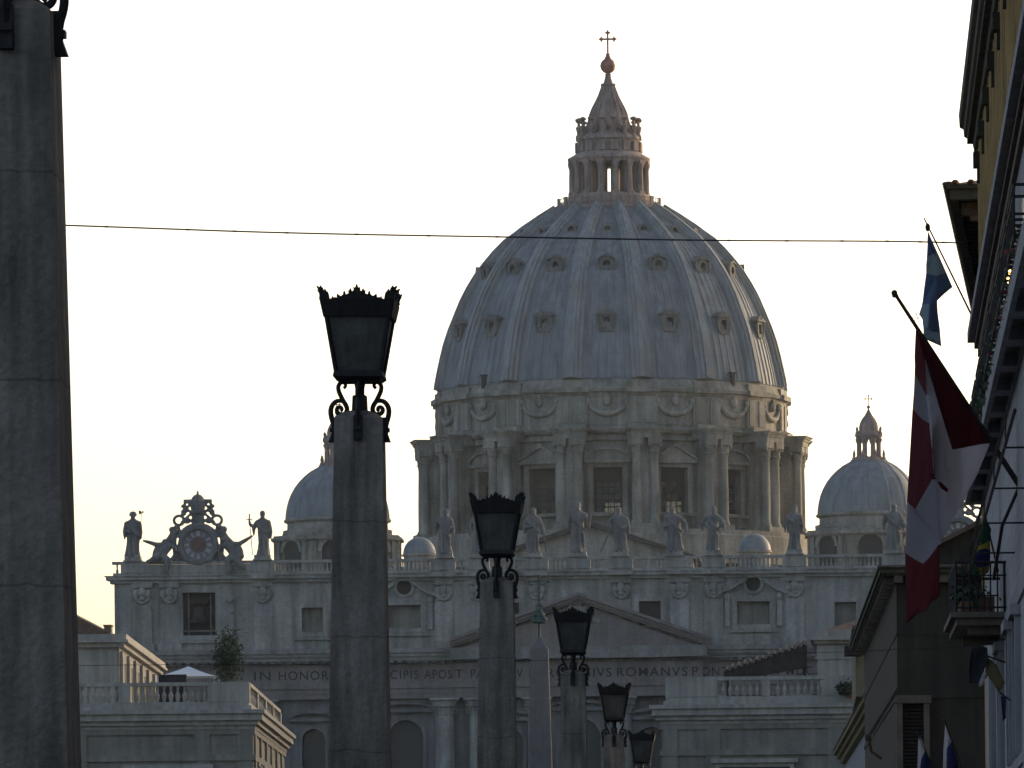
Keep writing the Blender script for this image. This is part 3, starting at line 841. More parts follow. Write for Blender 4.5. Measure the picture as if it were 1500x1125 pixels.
# ------------------------------------------------------------------ the two smaller domes and the two little cupolas
def side_dome(relx):
    Y = 739.0 * S; K = Y / F
    x0 = AX + relx
    z = lambda y: EZ + (1401 - y) * K
    r = lambda p: p * K
    o = MB()
    o.lathe([(r(77), z(790)), (r(77), z(779)), (r(80), z(777)), (r(80), z(772)), (r(74), z(771)), (r(73.5), z(762)), (r(75), z(760.5)), (r(78.5), z(759)), (r(78.5), z(756)), (r(75), z(754.5))], x0, Y, 64)
    part = o.build('side_dome_drum', 'drum_stone', bas, smooth=True, angle=25)
    b = MB()                                          # octagonal body with a round niche in each face
    oc = [(r(99) * math.sin(math.pi / 8 + k * math.pi / 4), r(99) * math.cos(math.pi / 8 + k * math.pi / 4)) for k in range(8)]
    for (za, zb_, f) in ((850, 790, .95), (790, 788, 1.0), (788, 784, 1.04), (784, 781, 1.0), (781, 777, .86)):
        b.prism([(x0 + p * f, Y + q * f) for p, q in oc], z(za), z(zb_) - .002, lambda a, c_, d: (a, c_, d))
    b.build('octagon', 'drum_stone', part)
    for k in range(8):
        t = k * math.pi / 4
        T = lambda p: Vector((x0, Y, 0)) + rad(t) * (r(99) * .924 * .95 + p.y) + tan(t) * p.x + Vector((0, 0, p.z))
        n = MB(T)
        arc = [(1.7 * math.cos(a), z(806) + 1.7 * math.sin(a)) for a in [math.pi * i / 10 for i in range(11)]]
        n.prism([(1.7, z(850)), *arc, (-1.7, z(850))], .01, .06)
        n.build('niche', 'shadow_room', part)
        n = MB(T)
        ou = [(2.3 * math.cos(a), z(806) + 2.2 * math.sin(a)) for a in [math.pi * i / 10 for i in range(11)]]
        n.prism(ou + arc[::-1], .0, .4)
        for s in (-1, 1): n.box(s * 2.75 - .35, s * 2.75 + .35, .0, .45, z(850), z(790.5))
        n.build('niche_frame', 'drum_stone', part)
    pr = [(75, 755), (74.5, 748), (73, 738), (70.5, 728), (66.5, 718), (61, 708), (54, 699), (46, 691), (37, 684), (28, 679), (24, 677)]
    def sm(a, zz):
        ph = (a / (math.pi / 8) + .5) % 1
        return .16 if abs(ph - .5) < .035 else 0
    s = MB(); s.lathe([(r(a), z(b_)) for a, b_ in pr], x0, Y, 16 * 14, off=sm)
    s.build('side_dome_shell', 'lead', part, smooth=True, angle=25)
    L = MB()
    L.lathe([(r(20), z(681)), (r(27), z(679)), (r(27), z(676)), (r(21), z(675)), (r(19), z(672)), (r(10), z(671.5))], x0, Y, 32)
    L.lathe([(r(9), z(645)), (r(18.5), z(645)), (r(19), z(642.5)), (r(20.5), z(641)), (r(20.5), z(639.5)), (r(17), z(638.5)), (r(16), z(634)), (r(14), z(632)), (r(14.3), z(628)), (r(13), z(622)), (r(10), z(616)), (r(6), z(611)), (r(3.2), z(606)), (r(1.2), z(602)), (r(.6), z(599))], x0, Y, 32)
    for k in range(8):
        t = math.pi / 8 + k * math.pi / 4
        q = Vector((x0, Y, 0)) + rad(t) * r(15.5)
        L.lathe([(.5, z(672)), (.36, z(670)), (.33, z(652)), (.5, z(648)), (.55, z(645.5))], q.x, q.y, 10)
        q = Vector((x0, Y, 0)) + rad(t) * r(18.5)
        L.lathe([(.3, z(640)), (.25, z(636)), (.12, z(634)), (.22, z(631)), (.05, z(627))], q.x, q.y, 8)
        q = Vector((x0, Y, 0)) + rad(t) * r(23.5)
        L.lathe([(.3, z(677)), (.3, z(673)), (.14, z(672)), (.22, z(668)), (.05, z(661))], q.x, q.y, 8)
    L.ball((x0, Y, z(598.5)), r(2.6), seg=12, rings=8)
    L.build('side_dome_lantern', 'lantern_stone', part, smooth=True, angle=35)
    c = MB(); zt = z(582)
    cross(c, x0, Y, z(596), zt, .45, z(586.5), .055)
    c.tube([(x0, Y, zt), (x0, Y, z(568))], .03, 4)
    c.build('side_dome_cross', 'iron', part)
side_dome(-37.4); side_dome(37.4)
def cupola(relx):
    Y = 678.0 * S; K = Y / F; x0 = AX + relx
    z = lambda y: EZ + (1405 - y) * K
    s = MB(); s.lathe([(24 * K * math.cos(a), z(811) + 25 * K * math.sin(a)) for a in [math.pi / 2 * i / 14 for i in range(15)]], x0, Y, 48)
    o = s.build('cupola', 'lead', bas, smooth=True)
    s = MB(); s.lathe([(23 * K, Zat1), (23 * K, z(815)), (26 * K, z(814)), (26 * K, z(811.5)), (22 * K, z(811))], x0, Y, 48)
    s.build('cupola_base', 'travertine', o, smooth=True, angle=30)
cupola(-21.6); cupola(21.6)

# ------------------------------------------------------------------ unseen block on the right, added to keep sky glow off the left palazzo
ap = thing('palace_blocker', 'tall plain unseen stone block added right of the basilica to block low sky glow', 'building', (46, 640, 0))
m_ = MB(); m_.box(46, 130, 640, 900, 0, 46); m_.box(45.6, 130.4, 639.6, 900.4, 46, 47.2); m_.box(45.8, 130.2, 639.8, 900.2, 30, 30.6); m_.build('wall', 'travertine_dark', ap)
m_ = MB(); m_.prism([(45, 47.204), (131, 47.204), (88, 55)], 639, 901); m_.build('roof', 'tile_roof', ap)
for i in range(6):
    for j in range(2):
        m_ = MB(); z = 18 + j * 14; m_.frame(52 + i * 13, 54.4 + i * 13, z, z + 4.5, .4, 639.7, 639.99); fo = m_.build('window', 'travertine', ap)
        m_ = MB(); m_.box(52 + i * 13, 54.4 + i * 13, 639.9, 639.98, z, z + 4.5); m_.build('pane', 'dark_glass', fo)

# ------------------------------------------------------------------ statues along the balustrade
def statue(rel, label, h=5.7, w=1.0, lean=0.0, arms=(), props=(), cape=0.0, head='bare', seed=0, ped=.55):
    rnd = random.Random(seed)
    x0, y0, z0 = fx(rel), yw - .1, Zbal
    s = h / 5.7
    m_ = MB(lambda p: Vector((x0 + p.x * s, y0 + p.y * s, z0 + ped + p.z * s)))
    ph = [rnd.uniform(0, 6.28) for _ in range(4)]
    rings = [(0, .80, .62), (.25, .86, .66), (.9, .74, .58), (1.6, .68, .54), (2.3, .70, .55), (2.8, .74, .56), (3.3, .70, .50), (3.8, .78, .52), (4.2, .86, .50), (4.45, .80, .44), (4.62, .42, .34), (4.78, .27, .27)]
    n = 40; vs = []
    for z, rx, ry in rings:
        for k in range(n):
            a = 2 * math.pi * k / n
            fold = 0 if z > 4.3 else (.085 * math.sin(7 * a + ph[0] + z * .9) + .06 * math.sin(12 * a + ph[1] - z * 1.3)) * (1.15 - z / 5)
            c_ = cape * max(0, math.sin(a)) * (1 - z / 6)
            vs.append((rx * w * (1 + fold) * math.cos(a) + lean * z * .1 + .10 * math.sin(z * .9 + ph[2]), (ry + c_) * (1 + fold) * math.sin(a), z))
    fs = [list(range(n))[::-1], list(range(len(vs) - n, len(vs)))]
    for i in range(len(rings) - 1):
        for k in range(n): fs.append((i * n + k, i * n + (k + 1) % n, (i + 1) * n + (k + 1) % n, (i + 1) * n + k))
    m_.add(vs, fs)
    hx = lean * .47 + .10 * math.sin(4.6 * .9 + ph[2])
    m_.ball((hx, -.06, 5.15), .33, .38, .47, 14, 10)                     # head
    m_.ball((hx, -.40, 5.10), .07, .1, .12, 6, 5)                        # nose
    m_.ball((hx, -.22, 4.84), .24, .24, .28, 10, 7)                      # beard and jaw
    if head == 'hair':
        m_.ball((hx, .06, 5.22), .42, .42, .48, 12, 8); m_.ball((hx, .15, 4.88), .40, .30, .40, 10, 7)
    elif head == 'cap':
        m_.ball((hx, 0, 5.38), .46, .48, .32, 12, 8); m_.box(hx - .5, hx + .5, -.5, .45, 5.15, 5.26)
    else:
        m_.ball((hx, .05, 5.24), .36, .38, .42, 12, 8)
    # slanting mantle across the body
    m_.tube([(-.78 * w, -.3, 4.2), (-.3, -.58, 3.5), (.35, -.62, 2.9), (.75 * w, -.3, 2.5)], [.2, .2, .22, .16], 7)
    m_.tube([(-.55 * w, -.45, 3.9), (.05, -.62, 3.0), (.6 * w, -.4, 1.9), (.62 * w, -.3, .6)], [.14, .16, .16, .12], 7)
    m_.tube([(-.2, -.6, 2.6), (-.3, -.62, 1.4), (-.35, -.66, .2)], [.12, .14, .16], 6)
    m_.tube([(.15, -.6, 2.3), (.2, -.62, 1.2), (.25, -.64, .2)], [.1, .13, .15], 6)
    m_.ball((-.35, -.75, .08), .18, .32, .12); m_.ball((.3, -.75, .08), .18, .32, .12)
    for pts, rs in arms:
        limb(m_, pts, rs)
        e = Vector(pts[-1]); d = (Vector(pts[-1]) - Vector(pts[-2])).normalized()
        for j in range(4):                                               # closed fingers and thumb
            m_.tube([e, e + d * .18 + Vector((.07 * (j - 1.5), -.08, .03 * j)), e + d * .26 + Vector((.07 * (j - 1.5), -.18, -.02))], [.07, .06, .045], 5)
        m_.tube([e, e + d * .08 + Vector((0, .1, .12))], [.06, .045], 5)
        m_.tube([Vector(pts[0]) + Vector((0, 0, .05)), Vector(pts[1]) + Vector((0, .05, -.25)), Vector(pts[1]) + Vector((0, .08, -1.1))], [.25, .26, .10], 7)   # sleeve
    root = thing('statue', label, 'statue', (x0, y0, z0), 'stone figures along the balustrade')
    b = remesh(m_.build('figure', 'statue_stone', root), .085 * s, 1)
    p = MB(); p.box(x0 - 1.0, x0 + 1.0, y0 - .8, y0 + .8, z0 + .002, z0 + ped + .1)
    p.box(x0 - 1.15, x0 + 1.15, y0 - .9, y0 + .9, z0 + .001, z0 + .18)
    p.build('plinth', 'travertine', root)
    for nm, mt, fn in props:
        q = MB(lambda p_: Vector((x0 + p_.x * s, y0 + p_.y * s, z0 + ped + p_.z * s)))
        fn(q); q.build(nm, mt, root)
    return root
UPR = .26
def staff(x0, z0, x1, z1, r=.05, tip=None):
    def f(q):
        q.tube([(x0, -.55, z0), (x1, -.55, z1)], r, 6)
        if tip == 'axe':
            q.prism([(x1 - .02, z1 + .1), (x1 - .35, z1 + .25), (x1 - .3, z1 - .3), (x1 - .02, z1 - .2)], -.6, -.5); q.prism([(x1, z1 + .05), (x1 + .28, z1 + .15), (x1 + .2, z1 - .25)], -.6, -.5)
        if tip == 'sword':
            q.box(x1 - .4, x1 + .4, -.6, -.5, z1 - .05, z1 + .05); q.tube([(x1, -.55, z1), (x1, -.55, z1 + .7)], .09, 6)
        if tip == 'cross':
            q.box(x1 - .65, x1 + .65, -.62, -.5, z1 - .75, z1 - .58)
    return f
def book(x, z):
    return lambda q: q.box(x - .3, x + .3, -.95, -.75, z - .4, z + .4)
A = lambda *p: (list(p), [.27, .23, .19, .14][:len(p)])
statue(-653, 'robed stone figure at the far left corner of the parapet with an axe', w=1.12, head='cap', cape=.4, seed=1,
       arms=[A((.75, 0, 4.2), (1.0, -.2, 3.3), (1.02, -.5, 3.7), (1.05, -.6, 4.1)), A((-.8, 0, 4.2), (-1.0, -.3, 3.3), (-.5, -.7, 3.1))], props=[('halberd', 'iron', staff(1.0, 3.4, 1.15, 5.55, .04, 'axe'))])
statue(-463, 'robed stone figure right of the left clock, raising an arm and holding a thin sword', w=.95, cape=.2, seed=2, lean=.3,
       arms=[A((-.7, 0, 4.15), (-1.05, -.3, 3.6), (-1.5, -.5, 3.9), (-1.55, -.55, 4.4)), A((.8, 0, 4.2), (1.05, -.2, 3.2), (.5, -.7, 3.0))], props=[('sword', 'statue_stone', staff(-1.2, .1, -1.55, 4.5, .05, 'sword'))])
statue(-317, 'robed stone figure on the parapet hidden behind the tall lamp pillar', seed=3, head='hair',
       arms=[A((-.75, 0, 4.2), (-1.0, -.3, 3.2), (-.4, -.7, 3.3)), A((.75, 0, 4.2), (1.0, -.2, 3.1), (.6, -.6, 2.6))])
statue(-196, 'stone figure in heavy robes right of the left white cupola', seed=4, w=1.08, head='hair', lean=.3,
       arms=[A((-.8, 0, 4.2), (-1.15, -.2, 3.3), (-1.0, -.6, 3.9)), A((.8, 0, 4.2), (1.1, -.3, 3.2), (.5, -.75, 3.2))], props=[('book', 'statue_stone', book(.35, 3.3))])
statue(-146, 'stone figure half hidden behind the second lantern, arm bent down', seed=5, w=.95,
       arms=[A((-.75, 0, 4.2), (-1.1, -.2, 3.3), (-1.05, -.4, 2.5)), A((.75, 0, 4.2), (1.0, -.3, 3.3), (.5, -.7, 3.5))])
statue(-66, 'stone figure just right of the second lantern, right arm hanging, long stick held low', seed=6, w=1.0,
       arms=[A((.75, 0, 4.2), (1.15, -.1, 3.3), (1.35, -.4, 2.5)), A((-.8, 0, 4.2), (-1.05, -.3, 3.3), (-.4, -.7, 3.2))], props=[('stick', 'statue_stone', staff(1.6, .0, 1.25, 3.0, .08))])
statue(0, 'tallest central stone figure with one arm raised beside a thin gilded staff', h=6.4, seed=7, lean=-.3, head='hair', w=.98,
       arms=[A((-.75, 0, 4.2), (-1.05, -.3, 3.6), (-.95, -.6, 4.5)), A((.75, 0, 4.2), (1.2, -.3, 3.5), (1.35, -.6, 4.0))], props=[('long_staff', 'old_gold', staff(1.0, 2.6, 1.5, 6.3, .045))])
statue(61, 'broad cloaked stone figure right of the central one, slanting beam at its feet', seed=8, w=1.12, cape=.3,
       arms=[A((-.85, 0, 4.2), (-1.3, -.3, 3.7), (-1.0, -.6, 3.0)), A((.85, 0, 4.2), (1.1, -.2, 3.2), (.5, -.7, 2.9))], props=[('beam', 'statue_stone', staff(-2.4, .0, -1.0, 3.0, .1))])
statue(141, 'stone figure with bowed head and billowing robe below a lit drum window', seed=9, w=1.25, head='hair', lean=-.2,
       arms=[A((-.9, 0, 4.1), (-1.3, -.3, 3.2), (-.6, -.8, 3.2)), A((.9, 0, 4.1), (1.45, -.2, 3.4), (1.5, -.5, 2.6))])
statue(198, 'slim stone figure with elbows out, between the bowed figure and the right cupola', seed=10, w=.88,
       arms=[A((-.75, 0, 4.2), (-1.3, -.2, 3.6), (-.7, -.6, 3.0)), A((.75, 0, 4.2), (1.3, -.2, 3.5), (.8, -.6, 2.9))])
statue(317, 'stone figure with bent arm standing right of the right white cupola', seed=11, lean=.2, head='hair',
       arms=[A((-.75, 0, 4.2), (-1.1, -.3, 3.3), (-.9, -.6, 4.0)), A((.75, 0, 4.2), (1.0, -.2, 3.2), (.4, -.7, 3.3))], props=[('book', 'statue_stone', book(.3, 3.4))])
statue(463, 'stone figure in front of the right side dome, partly behind the red and white flag', seed=12, w=1.15, cape=.3,
       arms=[A((-.8, 0, 4.2), (-1.2, -.2, 3.4), (-1.1, -.6, 4.2)), A((.8, 0, 4.2), (1.2, -.2, 3.3), (1.4, -.5, 2.8))])

# ------------------------------------------------------------------ the two clocks on the parapet
def clock(rel, label, face):
    x0, y0, zc = fx(rel), yw - .35, fz(611.5)
    root = thing('clock', label, 'clock', (x0, y0, Zbal), 'sculpted clocks at the ends of the parapet')
    T = lambda p: Vector((x0 + p.x, y0 + p.y, zc + p.z))
    s = MB(T)
    n = 40
    for j in range(n):                                 # moulded ring
        a0, a1 = 2 * math.pi * j / n, 2 * math.pi * (j + 1) / n
        P = lambda r_, a: (r_ * math.cos(a), r_ * math.sin(a))
        s.prism([P(1.98, a0), P(2.5, a0), P(2.5, a1), P(1.98, a1)], -.45, .5)
        s.prism([P(1.85, a0), P(2.12, a0), P(2.12, a1), P(1.85, a1)], -.3, .45)
    s.prism([(-3.0, -1.95 - .0), (3.0, -1.95), (2.6, -.6), (2.3, 1.2), (0, 1.9), (-2.3, 1.2), (-2.6, -.6)], .1, .9)
    s.box(-3.4, 3.4, -.5, .95, Zbal - zc + .002, -1.9)
    for q in (-1, 1):
        s.tube([(q * 2.3, 0, 1.9), (q * 3.0, 0, 1.55), (q * 3.5, 0, .7), (q * 4.2, 0, .1), (q * 4.5, 0, -.9), (q * 4.2, 0, -1.7), (q * 5.0, 0, -2.0)], [.35, .42, .45, .4, .42, .45, .3], 8)
        s.tube([(q * 2.9, .1, 1.5), (q * 3.0, .1, .3), (q * 2.8, .1, -1.2), (q * 3.3, .1, -1.9)], [.3, .32, .35, .35], 8)
        s.ball((q * 3.2, 0, 1.9), .42); s.ball((q * 2.6, -.1, 2.1), .45)
    s.tube([(2.55 * math.cos(a), -.05, 2.5 * math.sin(a)) for a in [R(20 + 14 * i) for i in range(11)]], .3, 8)
    remesh(s.build('surround', 'statue_stone', root), .09)
    d = MB(T); d.cur = 0
    d.prism([(1.9 * math.cos(2 * math.pi * j / 40), 1.9 * math.sin(2 * math.pi * j / 40)) for j in range(40)], -.02, .09)
    dl = d.build('dial', 'dial_ground', root)
    d = MB(T); d.prism([(.95 * math.cos(2 * math.pi * j / 32), .95 * math.sin(2 * math.pi * j / 32)) for j in range(32)], -.06, -.025)
    d.build('inner_disc', 'clock_disc', dl)
    d = MB(T)
    ROM = ['XII', 'I', 'II', 'III', 'IIII', 'V', 'VI', 'VII', 'VIII', 'IX', 'X', 'XI']
    for hnum, t in enumerate(ROM):
        a = math.pi / 2 - hnum * math.pi / 6
        wd = {'I': .12, 'V': .2, 'X': .2}
        tot = sum(wd[c_] for c_ in t)
        u0 = -tot / 2
        er, et = Vector((math.cos(a), 0, math.sin(a))), Vector((math.sin(a), 0, -math.cos(a)))
        for c_ in t:
            uc = u0 + wd[c_] / 2; u0 += wd[c_]
            st = {'I': [(0, 0)], 'V': [(-.07, 0), (.07, 0)], 'X': [(-.07, .07), (.07, -.07)]}[c_]
            for ua, ub in st:
                p0 = er * 1.72 + et * (uc + ua); p1 = er * 1.12 + et * (uc + ub)
                q = et * .045
                d.add([p0 - q + Vector((0, -.05, 0)), p0 + q + Vector((0, -.05, 0)), p1 + q + Vector((0, -.05, 0)), p1 - q + Vector((0, -.05, 0)),
                       p0 - q + Vector((0, -.015, 0)), p0 + q + Vector((0, -.015, 0)), p1 + q + Vector((0, -.015, 0)), p1 - q + Vector((0, -.015, 0))],
                      [(0, 1, 2, 3), (7, 6, 5, 4), (0, 4, 5, 1), (1, 5, 6, 2), (2, 6, 7, 3), (3, 7, 4, 0)])
    d.build('numerals', 'dial_mark', dl)
    d = MB(T); d.hexa([(-.5, -.1, -.42), (-.5, -.07, -.42), (-.44, -.07, -.48), (-.44, -.1, -.48)], [(.55, -.1, .62), (.55, -.07, .62), (.62, -.07, .56), (.62, -.1, .56)])
    d.build('hand', 'old_gold', dl)
    k = MB(T)                                          # the crossed keys
    for q in (-1, 1):
        k.tube([(q * 2.1, -.05, 2.75), (q * .6, -.05, 4.1), (-q * 1.0, -.05, 5.6)], .17, 7)
        k.tube([(q * 2.35 + .62 * math.cos(2 * math.pi * i / 14), -.05, 3.05 + .58 * math.sin(2 * math.pi * i / 14)) for i in range(15)], .2, 7)
        k.ball((q * 1.35, 0, 3.0), .5, .35, .38); k.ball((q * 1.75, 0, 4.05), .36, .3, .42)
        k.tube([(q * .75, 0, 4.0), (q * 1.2, 0, 4.3), (q * 1.9, 0, 4.05), (q * 1.7, 0, 3.6)], [.2, .22, .2, .12], 7)
        k.box(q * 1.35 - .42, q * 1.35 + .42, -.2, .15, 5.15, 5.65); k.box(q * 1.75 - .3, q * 1.75 + .3, -.2, .15, 4.75, 5.0)
        k.tube([(q * 1.0, 0, 5.6), (q * 1.0, 0, 4.9), (q * 1.5, 0, 4.6), (q * 2.05, 0, 4.85)], .2, 7)
    k.box(-.75, .75, -.2, .5, 2.3, 4.6)
    remesh(k.build('crossed_keys', 'statue_stone', root), .09)
    t = MB(T)
    t.lathe([(.78, 3.9), (.85, 4.2), (.82, 4.25), (.9, 4.6), (.95, 4.95), (.9, 5.0), (.92, 5.4), (.86, 5.45), (.74, 5.85), (.45, 6.15), (.2, 6.25), (.12, 6.35), (.16, 6.5), (.05, 6.7)], 0, 0, 20, capt=True)
    t.build('tiara', 'statue_stone', root, smooth=True, angle=40)
    for q, s_ in ((-1, 0), (1, 1)):                    # winged figures leaning on the ring
        a = MB(T)
        B = lambda x, y, z: (q * x, y, z)
        limb(a, [B(3.7, -.3, -.2), B(4.2, -.4, -.7), B(4.55, -.5, -1.35)], [.55, .6, .62])
        if s_: a.ball(B(3.3, -.35, .65), .34, .36, .42); a.ball(B(3.25, -.25, .75), .4, .35, .38); limb(a, [B(3.4, -.3, .4), B(3.7, -.3, -.1)], [.25, .45])
        else: a.ball(B(4.1, -.4, .35), .34, .36, .4); a.ball(B(4.1, -.3, .42), .38, .36, .36)
        limb(a, [B(4.0, -.35, .05), B(5.1, -.4, .05), B(6.0, -.45, .35 if s_ == 0 else .55), B(6.7, -.45, .55 if s_ == 0 else 1.0)], [.34, .3, .24, .15])
        limb(a, [B(3.6, -.4, .1), B(2.9, -.45, -.3), B(2.5, -.5, -.8)], [.3, .25, .18])
        limb(a, [B(4.5, -.5, -1.3), B(3.7, -1.0, -1.9), B(3.9, -1.1, -3.2), B(3.7, -1.25, -3.5)], [.5, .42, .3, .2])
        limb(a, [B(4.7, -.5, -1.3), B(4.7, -1.05, -2.0), B(5.6, -1.1, -2.9), B(5.8, -1.2, -3.1)] if s_ else [B(4.7, -.5, -1.3), B(5.3, -1.0, -1.7), B(5.9, -1.0, -2.0), B(6.2, -1.0, -2.0)], [.52, .45, .3, .2])
        a.tube([B(4.9, -.3, .1), B(5.1, -.3, -.8), B(5.2, -.4, -1.5), B(5.0, -.5, -2.1)], [.3, .5, .55, .3], 8)
        a.tube([B(3.6, .1, .4), B(3.2, .3, 1.0), B(2.9, .3, 1.6)], [.3, .35, .2], 7)
        remesh(a.build('angel', 'statue_stone', root), .085)
    return root
clock(-557, 'sculpted stone clock with crossed keys above the left end of the facade', 0)
clock(557, 'sculpted stone clock glimpsed between the flags and the hotel wall', 1)

# ------------------------------------------------------------------ the ancient obelisk in the piazza
OY = 520.0
ox, oz1 = W(790, 931, OY)
ob = thing('obelisk', 'tall plain granite obelisk with green bronze cross in the piazza', 'obelisk', (ox, OY, 0))
s = MB()
zs_ = W(790, 951, OY)[1]
def sq(h, z): return [(ox - h, OY - h, z), (ox + h, OY - h, z), (ox + h, OY + h, z), (ox - h, OY + h, z)]
s.hexa(sq(1.42, 8.3), sq(.86, zs_))
s.add(sq(.86, zs_) + [(ox, OY, oz1)], [(0, 1, 4), (1, 2, 4), (2, 3, 4), (3, 0, 4)])
s.build('shaft', 'granite', ob)
s = MB()
s.box(ox - 2.6, ox + 2.6, OY - 2.6, OY + 2.6, 0, 1.0); s.box(ox - 2.0, ox + 2.0, OY - 2.0, OY + 2.0, 1.0, 6.4); s.box(ox - 2.3, ox + 2.3, OY - 2.3, OY + 2.3, 6.4, 7.3); s.box(ox - 1.7, ox + 1.7, OY - 1.7, OY + 1.7, 7.3, 8.0)
for i in (-1, 1):
    for j in (-1, 1): s.ball((ox + i * 1.1, OY + j * 1.1, 8.15), .35)
s.build('pedestal', 'granite', ob)
s = MB()
zz = lambda y: W(790, y, OY)[1]
s.tube([(ox, OY, oz1 - .3), (ox, OY, zz(912))], .12, 8)
for (dx, y, r_) in ((-.45, 908, .34), (0, 908, .4), (.45, 908, .34), (-.22, 901, .32), (.22, 901, .32), (0, 894, .3)): s.ball((ox + dx, OY, zz(y)), r_, seg=10, rings=8)
s.lathe([(.6, zz(913)), (.75, zz(911)), (.6, zz(909))], ox, OY, 14, capb=True, capt=True)
for i in range(8):
    a = math.pi * i / 4; s.tube([(ox, OY, zz(888)), (ox + .5 * math.cos(a), OY, zz(888) + .5 * math.sin(a))], [.16, .03], 5)
mount = s.build('bronze_mount', 'bronze_green', ob, smooth=True, angle=50)
s = MB(); s.box(ox - .1, ox + .1, OY - .08, OY + .08, zz(886), zz(844)); s.box(ox - .95, ox + .95, OY - .079, OY + .079, zz(852.8), zz(850.2))
for xx, z_ in ((-.95, 851.5), (.95, 851.5), (0, 844)): s.ball((ox + xx, OY, zz(z_)), .17)
s.build('cross', 'bronze_green', ob)

# ------------------------------------------------------------------ obelisk street lamps
def lamp_proto():
    root = thing('obelisk_lamp', 'x', 'street lamp', (0, 0, 0))
    Z = 9.92                                           # top of the cresting
    s = MB()
    def q(h, z): return [(-h, -h, z), (h, -h, z), (h, h, z), (-h, h, z)]
    s.hexa(q(.405, 1.5), q(.293, Z - 1.60))
    n = 10                                             # low domed head, square in plan
    hw_ = lambda i: .293 * math.sqrt(max(1 - i / n, .003))
    for i in range(n): s.hexa(q(hw_(i), Z - 1.60 + .115 * i / n), q(hw_(i + 1), Z - 1.60 + .115 * (i + 1) / n))
    s.build('shaft', 'obelisk_stone', root)
    s = MB(); s.box(-.95, .95, -.95, .95, -.6, .5); s.hexa(q(.8, .5), q(.72, 1.3)); s.box(-.82, .82, -.82, .82, 1.3, 1.5)
    s.build('pedestal', 'obelisk_stone', root)
    zt, zb_ = Z - .16, Z - 1.07
    ht, hb = .415, .268
    f = MB()
    for i, j in ((-1, -1), (1, -1), (1, 1), (-1, 1)):
        f.tube([(i * hb, j * hb, zb_), (i * ht, j * ht, zt)], .03, 6)
    def belt(h0, h1, z0, z1):
        f.hexa(q(h0, z0), q(h1, z1))
    belt(hb + .045, hb + .03, zb_ - .02, zb_ + .05); belt(hb - .02, hb + .04, zb_ - .07, zb_ - .022)
    hh = lambda z: hb + (ht - hb) * (z - zb_) / (zt - zb_)
    for i, j, ax in ((0, -1, 0), (0, 1, 0), (-1, 0, 1), (1, 0, 1)):          # top band, four strips
        z0, z1 = zt - .2, zt + .0
        a, b = hh(z0) + .02, hh(z1) + .03
        if ax == 0: f.hexa([(-a, j * a - .02, z0), (a, j * a - .02, z0), (a, j * a + .02, z0), (-a, j * a + .02, z0)], [(-b, j * b - .02, z1), (b, j * b - .02, z1), (b, j * b + .02, z1), (-b, j * b + .02, z1)])
        else: f.hexa([(i * a - .02, -a, z0), (i * a + .02, -a, z0), (i * a + .02, a, z0), (i * a - .02, a, z0)], [(i * b - .02, -b, z1), (i * b + .02, -b, z1), (i * b + .02, b, z1), (i * b - .02, b, z1)])
    f.hexa(q(.37, zt + .0), q(.12, zt + .1))          # low roof
    lf = f.build('lantern_frame', 'iron', root)
    g = MB()
    for i, j in ((0, -1), (0, 1), (-1, 0), (1, 0)):
        a, b = hb - .01, hh(zt - .2) - .01
        if i == 0: g.hexa([(-a, j * a - .006, zb_ + .051), (a, j * a - .006, zb_ + .051), (a, j * a + .006, zb_ + .051), (-a, j * a + .006, zb_ + .051)], [(-b, j * b - .006, zt - .2), (b, j * b - .006, zt - .2), (b, j * b + .006, zt - .2), (-b, j * b + .006, zt - .2)])
        else: g.hexa([(i * a - .006, -a, zb_ + .051), (i * a + .006, -a, zb_ + .051), (i * a + .006, a, zb_ + .051), (i * a - .006, a, zb_ + .051)], [(i * b - .006, -b, zt - .2), (i * b + .006, -b, zt - .2), (i * b + .006, b, zt - .2), (i * b - .006, b, zt - .2)])
    g.build('glass', 'lamp_glass', lf)
    # pierced cresting: the same leafy outline on the four sides, flaring outwards
    half = [(0, .165), (.028, .142), (.05, .155), (.045, .115), (.075, .09), (.085, .115), (.12, .108), (.115, .075), (.15, .06), (.165, .085), (.2, .055), (.22, .04), (.25, .055), (.27, .02), (.31, .03), (.325, -.005), (.36, .015), (.375, .0), (.385, .06), (.4, .1), (.42, .085), (.43, .12), (.45, .1), (.46, .14), (.485, .155), (.495, .12), (.50, .0)]
    poly = [(x, z) for x, z in half] + [(.50, -.04), (-.50, -.04)] + [(-x, z) for x, z in half[::-1][:-1]]
    for k in range(4):
        rot = Matrix.Rotation(k * math.pi / 2, 4, 'Z')
        c = MB(lambda p: rot @ Vector((p.x * (.89 + .10 * max(p.z - zt, 0)), p.y - .12 * max(p.z - zt, 0), p.z)))
        c.prism([(x, zt + z) for x, z in poly], -ht - .04, -ht - .018)
        for x, z, h_ in ((-.485, .12, .07), (-.43, .09, .05), (-.33, .0, .05), (-.26, .03, .05), (-.17, .06, .06), (-.085, .09, .06), (0, .13, .08), (.085, .09, .06), (.17, .06, .06), (.26, .03, .05), (.33, .0, .05), (.43, .09, .05), (.485, .12, .07)):
            c.tube([(x, -ht - .03, zt + z), (x * 1.01, -ht - .045, zt + z + h_ * .4), (x * 1.02, -ht - .065, zt + z + h_ * .65)], [.022, .018, .005], 5)
        c.build('cresting', 'iron', lf)
    s = MB()
    s.lathe([(.075, zb_ - .06), (.06, zb_ - .15), (.06, zb_ - .22), (.085, zb_ - .25), (.075, zb_ - .34)], 0, 0, 10)
    s.hexa(q(.10, Z - 1.62), q(.085, zb_ - .24))
    s.build('stem', 'iron', root)
    sp = lambda a, b: ((a - 390) / 531, Z - (b - 60) / 531)
